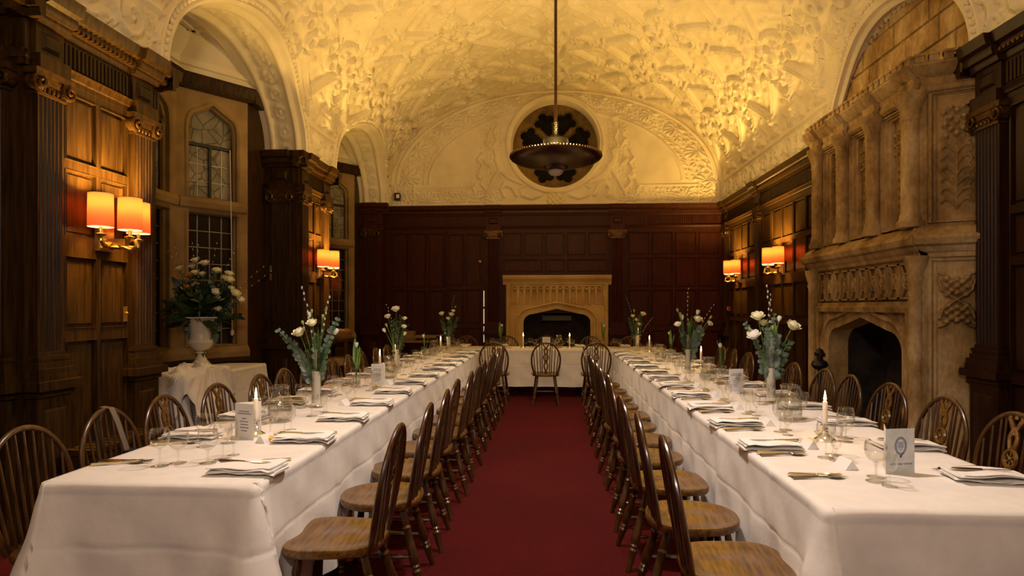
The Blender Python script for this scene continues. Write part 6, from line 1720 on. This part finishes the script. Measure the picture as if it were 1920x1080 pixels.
# ---------------------------------------------------------------- odds and ends round the walls
rd = thing('radiator_cover', 'low dark oak radiator cover with slatted top by the near pier', 'radiator cover', (-2.90, 4.03, 0))
m_ = MB(); m_.box(-0.09, 0.09, -0.36, 0.36, 0, 0.50); obj('box', m_, M['oak'], rd)
for k in range(9):
    m_ = MB(); m_.box(-0.10, 0.10, -0.36 + k*0.081, -0.36 + k*0.081 + 0.06, 0.50, 0.525); obj('slat', m_, M['oak'], rd)
m_ = MB(); m_.box(0.09, 0.105, -0.37, 0.37, 0.495, 0.53); m_.box(-0.1, 0.105, -0.375, -0.36, 0.495, 0.53); obj('edge_strip', m_, M['gilt'], rd)
sd = thing('serving_stand', 'dark oak serving stand in the far window bay', 'stand', (-3.14, 9.12, 0))
m_ = MB(); m_.box(-0.20, 0.20, -0.25, 0.25, 0.92, 0.95); obj('top', m_, M['oak'], sd)
m_ = MB(); m_.box(-0.18, 0.18, -0.23, 0.23, 0.55, 0.57); obj('shelf', m_, M['oak'], sd)
for sx in (-1, 1):
    for sy in (-1, 1):
        m_ = MB(); m_.box(*sorted((sx*0.15, sx*0.19)), *sorted((sy*0.20, sy*0.24)), 0, 0.92); obj('leg', m_, M['oak'], sd)
bk = thing('bread_basket', 'wicker bread basket on the serving stand in the far bay', 'basket', (-3.12, 9.10, 0.95))
m_ = MB()
for z, r_ in ((0.01, .13), (0.03, .145), (0.05, .155), (0.07, .162), (0.09, .168), (0.11, .172)): m_.tube([(r_*math.cos(q), r_*1.2*math.sin(q), z) for q in np.linspace(0, 2*PI, 25)[:-1]], 0.012, 6, closed=True)
obj('woven_side', m_, M['basket'], bk)
m_ = MB(); m_.lathe([(0, 0.004), (0.13, 0.004), (0.14, 0.015)], 20); obj('base', m_, M['basket'], bk)
for k in range(6):
    a = k*1.05; b_ = thing('bread_roll', 'bread roll in the wicker basket, %s round the basket' % ORD[k], 'bread', (-3.12 + 0.085*math.cos(a), 9.10 + 0.10*math.sin(a), 0.985), group='bread rolls')
    m_ = MB(); m_.ball((0, 0, 0.055), 0.055, 12, 8, (1.1, 1, 1.0)); obj('crust', m_, M['bread'], b_)
bx = thing('cutlery_tray', 'brown wooden tray of spare bottles under the bread basket', 'tray', (-3.12, 9.10, 0.57))
m_ = MB(); m_.box(-0.15, 0.15, -0.18, 0.18, 0, 0.02); m_.box(-0.15, -0.14, -0.18, 0.18, 0.02, 0.10); m_.box(0.14, 0.15, -0.18, 0.18, 0.02, 0.10); m_.box(-0.15, 0.15, -0.18, -0.17, 0.02, 0.10); m_.box(-0.15, 0.15, 0.17, 0.18, 0.02, 0.10); obj('tray_box', m_, M['pine'], bx)
tr = thing('serving_trolley', 'pale wooden serving trolley against the end wall by the door', 'trolley', (-2.42, 11.25, 0))
for z in (0.30, 0.78):
    m_ = MB(); m_.box(-0.40, 0.40, -0.22, 0.22, z, z + 0.02); obj('shelf', m_, M['pine'], tr)
m_ = MB(); m_.box(-0.40, 0.40, -0.22, -0.205, 0.86, 0.90); m_.box(-0.40, 0.40, 0.205, 0.22, 0.86, 0.90); obj('rail', m_, M['pine'], tr)
for sx in (-1, 1):
    for sy in (-1, 1):
        m_ = MB(); m_.box(*sorted((sx*0.37, sx*0.40)), *sorted((sy*0.19, sy*0.22)), 0, 0.92); obj('leg', m_, M['pine'], tr)
bo = thing('storage_box', 'small pale box standing on the serving trolley', 'box', (-2.60, 11.25, 0.80))
m_ = MB(); m_.box(-0.11, 0.11, -0.09, 0.09, 0, 0.15); obj('carton', m_, M['pine'], bo); m_ = MB(); m_.box(-0.115, 0.115, -0.095, 0.095, 0.15, 0.18); obj('lid', m_, M['basket'], bo)
sw = thing('light_switch', 'pair of pale light switch plates on the pier between bays', 'switch', (-3.44, 7.56, 1.74))
for z in (0, 0.10):
    m_ = MB(); m_.box(-0.04, 0.04, -0.008, 0.008, z, z + 0.08); p = obj('plate', m_, M['pine'], sw); m_ = MB(); m_.box(-0.01, 0.01, -0.014, -0.008, z + 0.025, z + 0.055); obj('rocker', m_, M['paper'], p)
dt = thing('alarm_sensor', 'small dark alarm sensor box in the plaster corner above cornice', 'sensor', (-2.92, 11.70, 3.42))
m_ = MB(); m_.box(-0.05, 0.05, -0.04, 0.08, 0, 0.14); obj('housing', m_, M['black'], dt); m_ = MB(); m_.box(-0.01, 0.045, -0.045, -0.04, 0.04, 0.11); obj('lens', m_, M['paper'], dt)
al_ = thing('alarm_call_point', 'small red alarm call point on the oak wall near the end wall', 'call point', (XR - 0.035, 11.42, 1.34))
m_ = MB(); m_.box(-0.02, 0.02, -0.045, 0.045, 0, 0.09); obj('case', m_, M['red_print'], al_); m_ = MB(); m_.box(-0.024, -0.02, -0.03, 0.03, 0.02, 0.07); obj('glass_face', m_, M['paper'], al_)
kp_ = thing('key_plate', 'small brass key plate on the oak panelling by the near pilaster', 'key plate', (XL + 0.029, 4.40, 1.30))
m_ = MB(); m_.box(0, 0.004, -0.02, 0.02, 0, 0.11); obj('escutcheon', m_, M['brass'], kp_); m_ = MB(); m_.ball((0.012, 0, 0.06), 0.012, 8, 6); obj('knob', m_, M['brass'], kp_)
